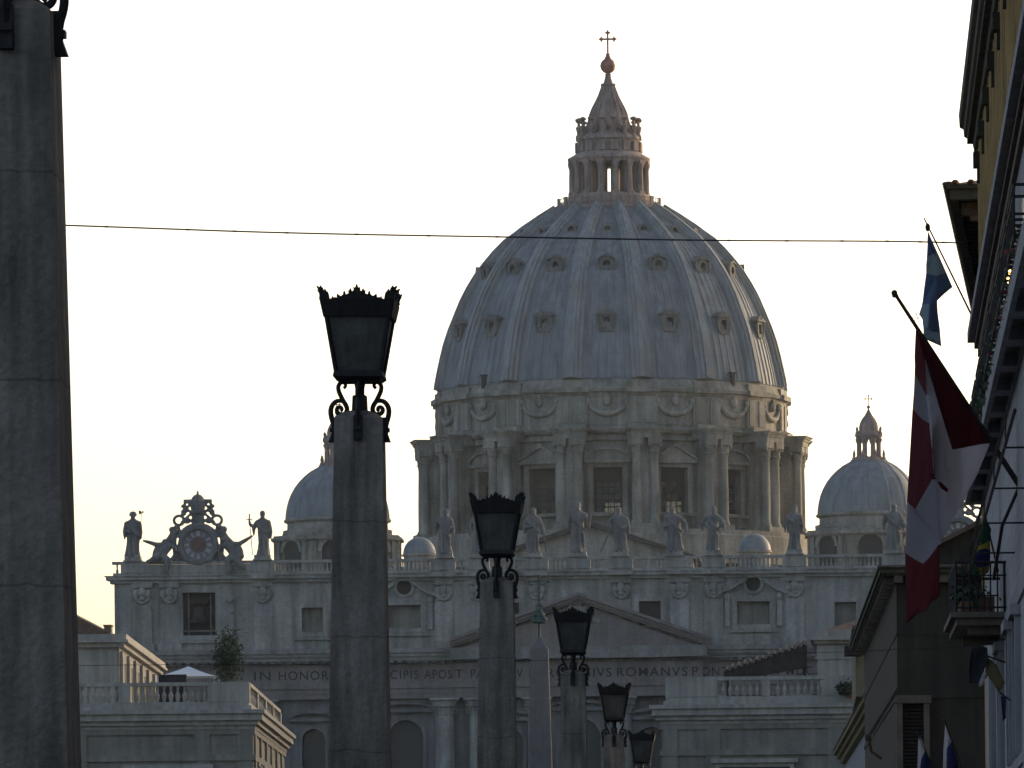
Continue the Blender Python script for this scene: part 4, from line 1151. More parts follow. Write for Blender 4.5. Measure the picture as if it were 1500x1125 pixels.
    up = [sp(*p) for p in ((497, 705), (484, 690), (492, 668), (515, 668), (531, 690), (529, 722), (514, 758), (498, 790), (482, 815), (474, 842), (482, 866), (503, 878), (528, 872), (542, 852), (534, 832), (516, 830), (508, 845), (518, 856))]
    lo = [sp(*p) for p in ((498, 790), (530, 787), (556, 798), (576, 826), (582, 860), (576, 900), (566, 935), (561, 975), (563, 1010), (570, 1045))]
    def smooth_pts(pts, k=4):
        out = []
        for i in range(len(pts) - 1):
            p0, p1, p2, p3 = pts[max(i - 1, 0)], pts[i], pts[i + 1], pts[min(i + 2, len(pts) - 1)]
            for j in range(k):
                t = j / k
                out.append(tuple(.5 * (2 * p1[c] + (p2[c] - p0[c]) * t + (2 * p0[c] - 5 * p1[c] + 4 * p2[c] - p3[c]) * t * t + (3 * p1[c] - p0[c] - 3 * p2[c] + p3[c]) * t ** 3) for c in (0, 1)))
        return out + [pts[-1]]
    up, lo = smooth_pts(up), smooth_pts(lo)
    for k in range(4):
        rot = Matrix.Rotation(k * math.pi / 2, 4, 'Z')
        b = MB(lambda p: rot @ p)
        b.tube([(x, 0, z) for x, z in up], [.022 + .008 * math.sin(math.pi * i / len(up)) for i in range(len(up))], 6)
        b.tube([(x, 0, z) for x, z in lo], [.026 + .008 * math.sin(math.pi * i / len(lo)) for i in range(len(lo))], 6)
        b.box(.29, .37, -.05, .05, Z - 1.76, Z - 1.71); b.hexa([(.27, -.05, Z - 1.885), (.385, -.05, Z - 1.885), (.385, .05, Z - 1.885), (.27, .05, Z - 1.885)], [(.29, -.05, Z - 1.77), (.345, -.05, Z - 1.77), (.345, .05, Z - 1.77), (.29, .05, Z - 1.77)])
        b.box(.275, .345, -.055, .055, Z - 1.86, Z - 1.25 - .33)
        b.build('scroll_bracket', 'iron', root, smooth=True, angle=50)
    return root
LAMPS = [(-5.355, 36.3, -.17, 'nearest stone lamp pillar, cut off by the left edge, only its bracket feet showing'),
         (-5.35, 65.3, 0, 'large stone lamp pillar whose crowned iron lantern stands out against the white sky'),
         (-5.35, 95.2, .09, 'stone lamp pillar with its black lantern in front of the dome drum'),
         (-5.35, 127.5, .17, 'stone lamp pillar whose lantern stands in front of the pediment'),
         (-5.35, 156.0, -.18, 'stone lamp pillar whose lantern hangs just below the inscription, second smallest lantern'),
         (-5.35, 183.9, -.39, 'farthest stone lamp pillar, smallest lantern, cut by the bottom edge')]
proto = lamp_proto()
for i, (x, y, dz_, lb) in enumerate(LAMPS):
    o = proto if i == 0 else dup(proto, (x, y * S, dz_))
    k = 0.0 if i == 0 else 1.0
    o.location = (x - .095 * k, y * S, dz_); o.rotation_euler.y = R(.55) * k; o.scale.y = 1.25; o['label'] = lb; o['group'] = 'obelisk lamps along the street'

# ------------------------------------------------------------------ the two palazzi at the mouth of the piazza
def palazzo(name, label, X, Y, yaw, L, side, depth, blocks, win):
    """local x runs along the front away from the corner (side = -1: to the left), y goes back"""
    root = thing(name, label, 'building', (X, Y, 0), 'twin palazzi at the end of the street', yaw)
    S = side
    def B(mb, x0, x1, y0, y1, z0, z1): mb.box(min(S * x0, S * x1), max(S * x0, S * x1), y0, y1, z0, z1)
    zc0, zc1, zb, zt = 19.95, 21.05, 21.1, 22.9
    w = MB(); B(w, 0, L, 0, depth, 0, zc0 - .6)
    B(w, -.15, L, -.15, depth + .1, 18.9, 19.3 - .004)
    B(w, -.2, L, -.2, depth, 16.9, 17.35)
    for x0 in (0.05, 3.3, 12.6, 15.6):
        if x0 < L: B(w, x0, x0 + 1.1, -.14, 0.0, 0, 18.9)
    for i in range(6): B(w, -.16, .0, 1.0 + i * depth / 6, 2.6 + i * depth / 6, 0, 18.9)
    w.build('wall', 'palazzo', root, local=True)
    c = MB()
    B(c, -.2, L, -.2, depth + .2, 19.3, 19.6); B(c, -.45, L, -.45, depth + .45, 19.6, 19.95); B(c, -.75, L, -.75, depth + .75, 19.95, 20.45); B(c, -.95, L, -.95, depth + .95, 20.45, 20.75)
    B(c, .1, L, .1, depth - .1, 20.75, zb)
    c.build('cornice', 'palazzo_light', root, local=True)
    b = MB()
    def rail(x0, x1, y0, y1):
        B(b, x0, x1, y0, y1, zb, zb + .3); B(b, x0 - .06 if x1 - x0 < 1 else x0, x1 + .06 if x1 - x0 < 1 else x1, y0 - .06, y1 + .06, zt - .28, zt)
    rail(.3, L, .2, .65); rail(.3, .75, .65, depth - .3)
    sol = [(0.3, 3.4), (9.3, 10.1), (13.6, L)] if side < 0 else [(0.3, 4.2), (7.6, 8.2), (12.3, L)]
    for x0, x1 in sol: B(b, x0, x1, .16, .7, zb + .3, zt - .282)
    x = .5
    while x < L:
        if not any(a - .1 < x < c_ + .1 for a, c_ in sol): b.lathe([(.1, zb + .3), (.15, zb + .55), (.19, zb + .8), (.08, zb + 1.15), (.12, zt - .285)], S * x, .42, 8)
        x += .52
    for i in range(5):
        yy = .2 + i * (depth - .8) / 4; B(b, .24, .8, yy, yy + 1.5, zb + .3, zt - .282)
    y = 2.2
    while y < depth - 1.2:
        b.lathe([(.1, zb + .3), (.19, zb + .8), (.08, zb + 1.15), (.12, zt - .285)], S * .52, y, 6); y += .62
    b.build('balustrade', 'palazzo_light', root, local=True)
    for x0, x1, z0, z1 in win:
        f = MB(); a0, a1 = min(S * x0, S * x1), max(S * x0, S * x1)
        f.frame(a0, a1, z0, z1, .3, -.3, -.003); f.box(a0 - .6, a1 + .6, -.55, -.004, z1 + .3, z1 + .62)
        fo = f.build('window', 'palazzo_light', root, local=True)
        g = MB(); g.box(a0, a1, -.12, -.04, z0, z1); g.build('pane', 'dark_glass', fo, local=True)
    for i in range(5):
        f = MB(); yy = 3.2 + i * (depth) / 6
        xs = sorted((S * -.3, S * -.003))
        f.box(xs[0], xs[1], yy - .25, yy, 12.5, 16.6); f.box(xs[0], xs[1], yy + 1.6, yy + 1.85, 12.5, 16.6); f.box(xs[0], xs[1], yy - .4, yy + 2.0, 16.6, 16.9 - .004)
        fo = f.build('window', 'palazzo_light', root, local=True)
        g = MB(); g.box(min(S * -.08, S * -.02), max(S * -.08, S * -.02), yy, yy + 1.6, 12.5, 16.6); g.build('pane', 'dark_glass', fo, local=True)
    blocks(root, B)
    return root
def left_blocks(root, B):
    # attic storey set back on the roof, with pilasters down its street side
    x0 = 10.9; y0, y1 = 10, 50
    m_ = MB(); B(m_, x0, 30, y0, y1, 21, 26.2)
    for i in range(6):
        yy = y0 + .3 + i * 6.6; B(m_, x0 - .25, x0, yy, yy + 1.6, 21, 25.9)
    B(m_, x0 + .2, x0 + .9, y0 - .2, y0, 21, 25.9)
    at_ = m_.build('attic_storey', 'palazzo_light', root, local=True)
    for i in range(5):
        g = MB(); yy = y0 + 2.9 + i * 6.6; B(g, x0 - .06, x0 - .004, yy, yy + 3.0, 21.5, 25.2); g.build('attic_pane', 'dark_glass', at_, local=True)
    c = MB(); B(c, x0 - .4, 30, y0 - .4, y1 + .3, 26.2, 26.55); B(c, x0 - .75, 30, y0 - .75, y1 + .6, 26.55, 26.75); B(c, x0 - .6, 30, y0 - .6, y1 + .4, 26.75, 27.2)
    c.build('attic_cornice', 'palazzo_light', root, local=True)
def right_blocks(root, B):
    m_ = MB(); B(m_, 11.7, 30, 5, 100, 21, 25.6); B(m_, 11.6, 30, 4.9, 100.1, 24.4, 24.6)
    m_.build('attic_storey', 'palazzo_light', root, local=True)
    c = MB(); B(c, 11.5, 30, 4.6, 100.4, 25.6, 25.85); B(c, 11.2, 30, 4.2, 100.8, 25.85, 26.1); B(c, 11.45, 30, 4.5, 100.5, 26.1, 26.6)
    c.build('attic_cornice', 'palazzo_light', root, local=True)
    r = MB()
    r.add([(12.2, 5.0, 26.62), (30, 5.0, 26.62), (30, 100, 26.62), (12.2, 100, 26.62), (21, 14, 30.0), (21, 91, 30.0)], [(0, 1, 4), (0, 4, 5, 3), (5, 2, 3), (1, 2, 5, 4), (0, 3, 2, 1)])
    r.build('roof', 'tile_roof', root, local=True)
lx, lz_ = W(370, 1040, 400)
pl = palazzo('palazzo', 'grey stone palazzo at the left with balustraded roof terrace and a tree on it', lx, 400, R(2.6), 42, -1, 46, left_blocks,
        [(3.6, 9.4, 13.2, 16.0), (19, 24, 13.2, 16)])
rx, _ = W(970, 1040, 400)
pr_ = palazzo('palazzo', 'grey stone palazzo right of the lamps with balustraded roof and tiled lean-to', rx, 400, R(-1.5), 40, 1, 104, right_blocks,
        [(4.3, 9.7, 13.2, 16.0), (18, 23, 13.2, 16)])
# lean-to roof on the right terrace
lt_ = thing('lean_to_roof', 'dark sloping tiled lean-to on the right palazzo terrace', 'roof', (W(1120, 990, 405)[0], 405, 21.1))
a, b = W3(1060, 985, 405), W3(1182, 945, 405)
m_ = MB()
for off, th in ((0, .55),):
    m_.hexa([a + Vector((0, 0, -.75)), b + Vector((0, 0, -1.75)), b + Vector((0, 3.8, -1.2)), a + Vector((0, 3.8, -.3))], [a, b, b + Vector((0, 3.8, .6)), a + Vector((0, 3.8, .5))])
for i in range(14):
    t = (i + .5) / 14; p_ = a.lerp(b, t); m_.tube([p_ + Vector((0, -.05, .06)), p_ + Vector((0, 3.8, .56))], .13, 6)
m_.build('tiles', 'dark_wood', lt_)
m_ = MB()
for t in (.05, .5, .97):
    p_ = a.lerp(b, t); m_.box(p_.x - .1, p_.x + .1, 405.3, 405.5, 21.1, p_.z - .5 - t)
    m_.box(p_.x - .1, p_.x + .1, 408.2, 408.4, 21.1, p_.z - .3 - t * .6)
m_.build('post', 'dark_wood', lt_)
# gazebo on the left terrace
gx, gz = W(276, 976, 409)
gb = thing('garden_canopy', 'white peaked canopy on the left palazzo terrace', 'canopy', (gx, 409, 21.1))
ze = W(276, 992, 409)[1]
m_ = MB()
h = 2.3
rows = []
for i in range(6):
    t = i / 5; hh_ = h * (1 - t) + .02; z = ze + (gz - ze) * (t ** 1.25)
    rows.append([(gx + i_ * hh_, 409 + j_ * hh_, z) for i_, j_ in ((-1, -1), (1, -1), (1, 1), (-1, 1))])
for r0, r1 in zip(rows, rows[1:]): m_.add(r0 + r1, [(0, 1, 5, 4), (1, 2, 6, 5), (2, 3, 7, 6), (3, 0, 4, 7)])
m_.build('canvas_top', 'canvas', gb)
m_ = MB()
for i_, j_ in ((-1, -1), (1, -1), (1, 1), (-1, 1)): m_.box(gx + i_ * 2.2 - .05, gx + i_ * 2.2 + .05, 409 + j_ * 2.2 - .05, 409 + j_ * 2.2 + .05, 21.1, ze)
m_.build('post', 'white_paint', gb)
m_ = MB(); xa, xb = W(232, 992, 404)[0], W(273, 992, 404)[0]
m_.box(xa, xb, 404, 404.12, 21.3, W(250, 989.5, 404)[1]); m_.box(xa, xb, 403.95, 404.17, W(250, 989.5, 404)[1], W(250, 989, 404)[1] + .05)
for q in (xa + .1, (xa + xb) / 2, xb - .1): m_.box(q - .05, q + .05, 404.121, 404.2, 21.1, 22.6)
tag(setorigin(m_.build('wind_screen', 'black_cloth')), 'low black wind screen left of the white canopy', 'screen')
# potted tree on the left terrace
def bush(name, label, cat, px, ytop, ybot, Y, width, zb, seed, pot=True, stem=.35):
    rnd = random.Random(seed)
    x, z1 = W(px, ytop, Y)
    root = thing(name, label, cat, (x, Y, zb))
    H = z1 - zb
    t = MB()
    t.tube([(x, Y, zb), (x + .05, Y, zb + H * .3), (x - .05, Y + .05, zb + H * .6)], [.09, .07, .04], 6)
    tips = []
    for i in range(9):
        a = rnd.uniform(0, 6.28); e = Vector((x + math.cos(a) * width * rnd.uniform(.25, .5), Y + math.sin(a) * width * .4, zb + H * rnd.uniform(.55, 1.0)))
        s_ = Vector((x, Y, zb + H * rnd.uniform(.3, .55))); t.tube([s_, s_.lerp(e, .6) + Vector((0, 0, .1)), e], [.04, .03, .012], 5); tips.append(e); tips.append(s_.lerp(e, .65))
    t.build('trunk', 'dark_wood', root)
    c = MB()
    for tp in tips:
        for j in range(150):
            p_ = tp + Vector((rnd.gauss(0, .24 * width / 2), rnd.gauss(0, .24 * width / 2), rnd.gauss(0, .13 * H)))
            if p_.z < zb + H * stem * .7: continue
            d = Vector((rnd.uniform(-1, 1), rnd.uniform(-1, 1), rnd.uniform(-.6, .8))).normalized() * rnd.uniform(.14, .3)
            w_ = d.orthogonal().normalized() * d.length * .4
            c.add([p_, p_ + d * .5 + w_, p_ + d, p_ + d * .5 - w_], [(0, 1, 2, 3)])
    c.build('crown', 'leaf', root)['kind'] = 'stuff'
    if pot:
        p_ = MB(); p_.lathe([(.25, zb), (.4, zb + .5), (.44, zb + .55), (.36, zb + .56)], x, Y, 14, capb=True, capt=True); p_.build('pot', 'terracotta', root)
bush('potted_tree', 'bushy green tree standing on the left palazzo terrace', 'tree', 338, 941, 993, 403, 2.5, 21.1, 3)
bush('potted_shrub', 'small shrub at the corner of the right palazzo terrace', 'shrub', 1243, 1004, 1030, 399, 1.6, 21.1, 5)
# tall house behind the left palazzo with brown tiled roof and chimney
hx, hz = W(166, 930, 470)
hb_ = thing('house', 'brown tiled house roof with small chimney behind the left palazzo', 'house', (hx - 12, 470, 0))
m_ = MB(); m_.box(hx - 26, hx - .8, 470, 490, 0, hz - .2); m_.build('wall', 'pale_yellow', hb_)
m_ = MB()
ex, ez_ = W(112, 902, 470)
sl = (ez_ - hz) / (ex - hx)
m_.prism([(hx, hz - .25), (hx, hz), (hx - 13, hz - 13 * sl), (hx - 26, hz), (hx - 26, hz - .25)], 469.2, 491)
rf_ = m_.build('roof', 'tile_roof', hb_)
m_ = MB(); cx, cz = W(158, 915, 471); m_.box(cx - .35, cx + .3, 471, 472, hz - .5, cz - .15); m_.box(cx - .42, cx + .37, 470.9, 472.1, cz - .15, cz); m_.build('chimney', 'pale_yellow', rf_)

# ------------------------------------------------------------------ pale hotel on the right
HS = 0.01247
def hw(off, Y, Z): return Vector((3.0 + HS * Y - off, Y, Z))          # off = metres out from the wall towards the street
HT = lambda p: hw(p.x, p.y, p.z)
H0, H1, HZ = 12.0, 125.0, 16.1
hot = thing('hotel', 'pale rusticated hotel at the right edge with balconies and coffered ledge', 'building', tuple(hw(-6, 95, 0)))
m_ = MB(HT); 
hol = []
m_.box(-14, 0, H0, H1, 0, HZ - .3)
m_.build('wall', 'hotel_stone', hot)
m_ = MB(HT); m_.box(-13, .03, H0, H1 + .02, 14.6, HZ - .31); m_.box(-13, .05, H0, H1 + .03, 8.15, 8.5); m_.box(-13, .05, H0, H1 + .03, 5.1, 5.3)
for yy in (124.2, 118.2, 112.2, 106.2, 100.2, 94.2): m_.box(-.1, .07, yy, yy + .8, 0, 5.1 - .004)
m_.build('string_courses', 'hotel_plain', hot)
m_ = MB(HT)
m_.box(-13, .12, H0, H1 + .1, HZ - .3, HZ - .1); m_.box(-13, .2, H0, H1 + .15, HZ - .1, HZ + .05)
m_.build('cornice', 'soffit_brown', hot)
m_ = MB(HT); m_.box(.05, .36, H0, H1 + .25, HZ + .054, HZ + .3); m_.box(-13, .05, H0, H1 + .2, HZ + .056, HZ + .25)
m_.build('gutter', 'hotel_plain', hot)
# coffered ledge under the upper flower rails
m_ = MB(HT)
m_.box(-.1, .42, H0, H1 + 1.2, 12.62, 12.87)
m_.box(.34, .44, H0, H1 + 1.2, 12.37, 12.616)
m_.box(-.02, .06, H0, H1 + 1.2, 12.37, 12.616)
y = H1 + 1.1
while y > H0:
    m_.box(.06, .34, y - 1.0, y, 12.37, 12.616); y -= 4.1
m_.build('ledge', 'hotel_plain', hot)
m_ = MB(HT); m_.box(.06, .34, H0, H1 + .6, 12.60, 12.618)
m_.build('ledge_coffer', 'soffit_brown', hot)
ends = [86.7, 90.7, 94.6, 98.6, 103.0, 107.0, 111.0, 115.2, 119.5]
rnd = random.Random(4)
for i, ye in enumerate(ends):
    r_ = MB(HT)
    for z in (13.0, 13.61, 13.80):
        r_.tube([(0, ye, z), (.48, ye, z), (.48, ye - 3.3, z), (0, ye - 3.3, z)], .026, 6)
    for yy in (ye, ye - 1.65, ye - 3.3): r_.tube([(.48, yy, 12.87), (.48, yy, 13.81)], .02, 6)
    for j in range(22): r_.tube([(.48, ye - .15 * j, 13.0), (.48, ye - .15 * j, 13.61)], .007, 4)
    r_.build('balcony_rail', 'iron', hot)
    w_ = MB(HT); w_.box(-.02, .02, ye - 2.4, ye - .9, 12.9, 15.1); fr_ = w_.build('upper_window', 'hotel_plain', hot)
    w_ = MB(HT); w_.box(.021, .03, ye - 2.25, ye - 1.05, 13.0, 14.95); w_.build('pane', 'dark_glass', fr_)
    bx = MB(HT); bx.box(.16, .40, ye - 3.1, ye - .2, 12.872, 13.04); bo = bx.build('flower_box', 'terracotta', hot)
    fl = MB(HT); rd = MB(HT)
    for j in range(330 if 5 <= i <= 7 else 70):
        p_ = Vector((rnd.uniform(.1, .5), ye - rnd.uniform(.15, 3.2), 13.04 + abs(rnd.gauss(0, .14))))
        if rnd.random() < .25 + .3 * (i > 5): p_.z -= rnd.uniform(.1, .5); p_.x = rnd.uniform(.40, .52)
        d = Vector((rnd.uniform(-1, 1), rnd.uniform(-1, 1), rnd.uniform(-.5, 1))).normalized() * rnd.uniform(.06, .13)
        q_ = d.orthogonal().normalized() * d.length * .4
        (rd if rnd.random() < (.22 if i < 5 else .05) else fl).add([p_, p_ + d * .5 + q_, p_ + d, p_ + d * .5 - q_], [(0, 1, 2, 3)])
    fl.build('plants', 'leaf', bo)['kind'] = 'stuff'
    if rd.v: rd.build('blossoms', 'geranium', bo)['kind'] = 'stuff'
# small lit wall lamp
p_ = W3(1480, 406, 96)
wl = thing('wall_lamp', 'small glowing amber wall lamp beside the upper hotel balconies', 'lamp', tuple(p_))
m_ = MB(); m_.tube([p_ + Vector((.55, 0, .25)), p_ + Vector((.2, 0, .28)), p_ + Vector((0, 0, .17))], .02, 6); m_.lathe([(.05, p_.z + .17), (.1, p_.z + .13), (.03, p_.z + .21)], p_.x, p_.y, 8); m_.lathe([(.08, p_.z - .17), (.03, p_.z - .2)], p_.x, p_.y, 8, capb=True); m_.build('bracket', 'iron', wl)
m_ = MB(); m_.ball(p_, .07, .07, .15); m_.build('bulb', 'lit_bulb', wl)
# lower balcony that faces the street, its end turned to us
bx0, bz = W(1401, 897, 107); bx1, _ = W(1472, 897, 107)
bw = bx1 - bx0
m_ = MB(); m_.box(bx0 - .12, bx1 + .3, 106.9, 112, bz - .11, bz); m_.box(bx0 + .0, bx1 + .3, 107.0, 111.9, bz - .26, bz - .113); m_.box(bx0 + .25, bx1 + .3, 107.3, 107.7, bz - .42, bz - .263); m_.box(bx0 + .25, bx1 + .3, 111.0, 111.4, bz - .42, bz - .263)
bal = m_.build('street_balcony', 'soffit_brown', hot)
m_ = MB()
zt_ = bz + 1.02
m_.tube([(bx1 + .2, 107.1, zt_), (bx0, 107.1, zt_), (bx0, 111.8, zt_), (bx1 + .2, 111.8, zt_)], .03, 6)
m_.tube([(bx1 + .2, 107.1, bz + .1), (bx0, 107.1, bz + .1), (bx0, 111.8, bz + .1), (bx1 + .2, 111.8, bz + .1)], .02, 6)
n = 8
for i in range(n): m_.tube([(bx0 + (bw) * i / (n - 1), 107.1, bz), (bx0 + bw * i / (n - 1), 107.1, zt_)], .018 if i % 7 else .03, 5)
for i in range(30): m_.tube([(bx0, 107.1 + 4.7 * i / 29, bz), (bx0, 107.1 + 4.7 * i / 29, zt_)], .014, 5)
m_.build('railing', 'iron', bal)
m_ = MB(); m_.box(bx0 + .1, bx0 + .35, 107.3, 110, bz + .002, bz + .25); m_.box(bx0 + .5, bx0 + .8, 107.5, 107.9, bz + .002, bz + .35)
pb = m_.build('planter', 'terracotta', bal)
m_ = MB()
for j in range(420):
    q = Vector((bx0 + abs(rnd.gauss(.25, .2)), 107.3 + rnd.uniform(0, 2.6), bz + .25 + abs(rnd.gauss(0, .16))))
    d = Vector((rnd.uniform(-1, 1), rnd.uniform(-1, 1), rnd.uniform(-.3, 1))).normalized() * rnd.uniform(.06, .14); w_ = d.orthogonal().normalized() * d.length * .4
    m_.add([q, q + d * .5 + w_, q + d, q + d * .5 - w_], [(0, 1, 2, 3)])
m_.build('plants', 'leaf', pb)['kind'] = 'stuff'
# shutters and window surrounds on the lower hotel wall
for yy in (116.5, 109.5, 102.5, 98):
    f = MB(HT); f.box(.0, .12, yy - .25, yy, 5.3, 7.9); f.box(.0, .12, yy + 1.3, yy + 1.55, 5.3, 7.9); f.box(0, .2, yy - .35, yy + 1.65, 7.9, 8.1)
    fo = f.build('lower_window', 'hotel_plain', hot)
    f = MB(HT); f.box(.005, .03, yy, yy + 1.3, 5.3, 7.9); f.build('pane', 'dark_glass', fo)
# long flagpole brackets and rails along the first floor
m_ = MB(HT)
for z in (9.75, 9.35):
    m_.tube([(.75, 113, z), (.75, 75, z)], .03, 6)
for yy in (80, 87, 94, 101, 107, 113): m_.tube([(0, yy, 9.3), (.75, yy, 9.3), (.75, yy, 9.8)], .018, 6)
m_.build('sunblind_rail', 'iron', hot)

# ------------------------------------------------------------------ yellow building behind it
yb = thing('yellow_building', 'tall yellow ochre building above the hotel cornice, deep moulded eaves', 'building', (6.5, 135, 0))
c_ = 3.40
yT = lambda p: Vector((c_ + HS * p.y - p.x, p.y, p.z))
YF = 143.5
m_ = MB(yT); m_.box(-12, 0, 125.8, YF, 0, 24.4); m_.box(-12, -.004, 88, 125.7, 16.5, 24.4)
for i in range(38):                                   # vertical boarding or fluting of the upper wall
    yy = YF - .25 - i * 1.3; m_.box(0, .05, yy - .35, yy, 10 if yy > 126.5 else 16.6, 23.5)
m_.build('wall', 'yellow_plaster', yb)
m_ = MB(yT)
prof = [(.0, 23.55), (.13, 23.55), (.17, 23.75), (.32, 23.75), (.32, 23.9), (.4, 23.95), (.42, 24.15), (.52, 24.2), (.54, 24.55), (-.2, 24.8)]
m_.prism([(a_, b_) for a_, b_ in prof], 87, YF + .3, lambda a_, b_, d: (a_, d, b_))
m_.build('eaves', 'mossy', yb)
for i in range(9):
    f = MB(yT); yy = YF - 2.2 - i * 5.2
    f.box(.0, .22, yy - .5, yy, 22.7, 23.1); f.box(.0, .12, yy - .45, yy - .05, 22.3, 22.7 - .003); f.build('eaves_bracket', 'brown_plaster', yb)

# ------------------------------------------------------------------ building with wide eaves beyond
A1, A2 = W3(1388, 270, 150), W3(1431, 462, 181.5)
eb = thing('eaves_building', 'dark building with wide mossy overhanging eaves beyond the yellow one', 'building', (A1.x + 4, 165, 0))
zE = A1.z
d = Vector((A2.x - A1.x, A2.y - A1.y, 0)); d.normalize(); nrm = Vector((d.y, -d.x, 0))
eT = lambda p: Vector((A1.x, A1.y, 0)) + d * p.y + nrm * p.x + Vector((0, 0, p.z))
L_ = (A2 - A1).length
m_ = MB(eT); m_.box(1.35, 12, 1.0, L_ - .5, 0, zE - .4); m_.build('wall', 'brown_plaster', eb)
m_ = MB(eT)
m_.box(-.02, 13, 0, L_, zE - .12, zE + .0)
m_.box(.06, .28, .1, L_, zE - .42, zE - .122); m_.box(.28, 13, .1, .42, zE - .42, zE - .122)
m_.box(.36, 13, .9, 1.3, zE - .75, zE - .402); m_.box(.9, 1.36, 1.3, L_ - .4, zE - .75, zE - .402)
m_.build('eaves', 'mossy', eb)
m_ = MB(eT); m_.box(.45, 13, .6, .75, zE - .3, zE - .124); m_.box(.6, 13, 1.0, 1.3, zE - .7 - .2, zE - .752); m_.build('moulding', 'soffit_brown', eb)
for i in range(34):
    m_ = MB(eT); m_.box(.3, 1.3, 1.5 + i * .85, 1.65 + i * .85, zE - .38, zE - .124); m_.build('rafter', 'dark_wood', eb)
m_ = MB(eT)
m_.add([(0.0, 0.05, zE + .004), (12, .05, zE + .004), (12, L_, zE + .004), (0, L_, zE + .004), (6, 9, zE + 2.1), (6, L_ - 6, zE + 2.1)], [(0, 1, 4), (1, 2, 5, 4), (2, 3, 5), (3, 0, 4, 5), (0, 3, 2, 1)])
for i in range(28): m_.ball((.22 + i * .45, .05 + .0, zE + .05), .12, .3, .09, 6, 4)
for i in range(60): m_.ball((.02, .2 + i * .5, zE + .04), .2, .14, .08, 6, 4)
m_.build('roof', 'tile_roof', eb)

# ------------------------------------------------------------------ brown building down the street
B1, B2 = W3(1286, 829, 200), W3(1243, 938, 251)
bb = thing('brown_building', 'shadowed brown building with projecting wooden eaves behind the flags', 'building', (B1.x + 4, 225, 0))
zE = B1.z
d2 = Vector((B2.x - B1.x, B2.y - B1.y, 0)); L_ = d2.length; d2.normalize(); n2 = Vector((d2.y, -d2.x, 0))
bT = lambda p: Vector((B1.x, B1.y, 0)) + d2 * p.y + n2 * p.x + Vector((0, 0, p.z))
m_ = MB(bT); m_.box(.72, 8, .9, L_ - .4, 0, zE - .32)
m_.box(.68, 8, .86, L_, zE - 5.0, zE - 4.8); m_.box(.69, 8, .87, L_, zE - 2.6, zE - 2.52)
m_.build('wall', 'brown_plaster', bb)
m_ = MB(bT); m_.box(0, 9, 0, L_, zE - .1, zE); m_.box(.08, 9, .08, L_, zE - .26, zE - .102); m_.box(.2, 9, .2, L_, zE - .34, zE - .262)
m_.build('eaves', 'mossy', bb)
m_ = MB(bT); m_.box(-.03, 9, -.05, .04, zE - .05, zE + .03); m_.build('gutter', 'soffit_brown', bb)
for i in range(30):
    m_ = MB(bT)
    if i < 6: m_.box(.62 + i * 1.72, .95 + i * 1.72, .25, .89, zE - .62, zE - .344)
    else: m_.box(.25, .71, 1.6 + (i - 6) * 2.05, 1.95 + (i - 6) * 2.05, zE - .6, zE - .344)
    m_.build('modillion', 'soffit_brown', bb)
m_ = MB(bT); m_.add([(.02, .02, zE + .004), (9, .02, zE + .004), (9, L_, zE + .004), (.02, L_, zE + .004), (5, 12, zE + .5), (5, L_ - 5, zE + .5)], [(0, 1, 4), (1, 2, 5, 4), (2, 3, 5), (3, 0, 4, 5), (0, 3, 2, 1)])
m_.build('roof', 'tile_roof', bb)
f0, f1 = W(1322, 1030, 200.5), W(1354, 1125, 200.5)
m_ = MB(); m_.box(f0[0] - .22, f0[0], 200.55, 200.95, f1[1] - 2, f0[1]); m_.box(f1[0], f1[0] + .22, 200.55, 200.95, f1[1] - 2, f0[1]); m_.box(f0[0] - .3, f1[0] + .3, 200.5, 200.94, f0[1], f0[1] + .3)
fo = m_.build('window', 'soffit_brown', bb)
m_ = MB(); z = f1[1] - 2
m_.box(f0[0], f1[0], 200.86, 200.92, z, f0[1])
while z < f0[1] - .05:
    m_.hexa([(f0[0], 200.7, z), (f1[0], 200.7, z), (f1[0], 200.74, z), (f0[0], 200.74, z)], [(f0[0], 200.8, z + .09), (f1[0], 200.8, z + .09), (f1[0], 200.84, z + .09), (f0[0], 200.84, z + .09)]); z += .14
m_.build('louvred_shutter', 'dark_wood', fo)
# taller rear part with a sloping roofline, seen between the two flags
a, b = W(1375, 799, 216), W(1452, 760, 216)
m_ = MB(); m_.prism([(a[0] - .6, zE - .3), (b[0], zE - .3), (b[0], b[1]), (a[0] - .6, a[1] - .3)], 216, 240); up_ = m_.build('upper_storey', 'brown_plaster', bb)
m_ = MB(); m_.prism([(a[0] - .9, a[1] - .45), (b[0], b[1]), (b[0], b[1] + .18), (a[0] - .9, a[1] - .25)], 215.6, 240.3); m_.build('upper_roof', 'tile_roof', up_)
m_ = MB()
for i in range(5):
    xx = a[0] + .2 + i * .33; m_.box(xx, xx + .12, 215.93, 215.998, zE - .2, a[1] - .2 + i * .08)
m_.build('upper_boards', 'dark_wood', up_)

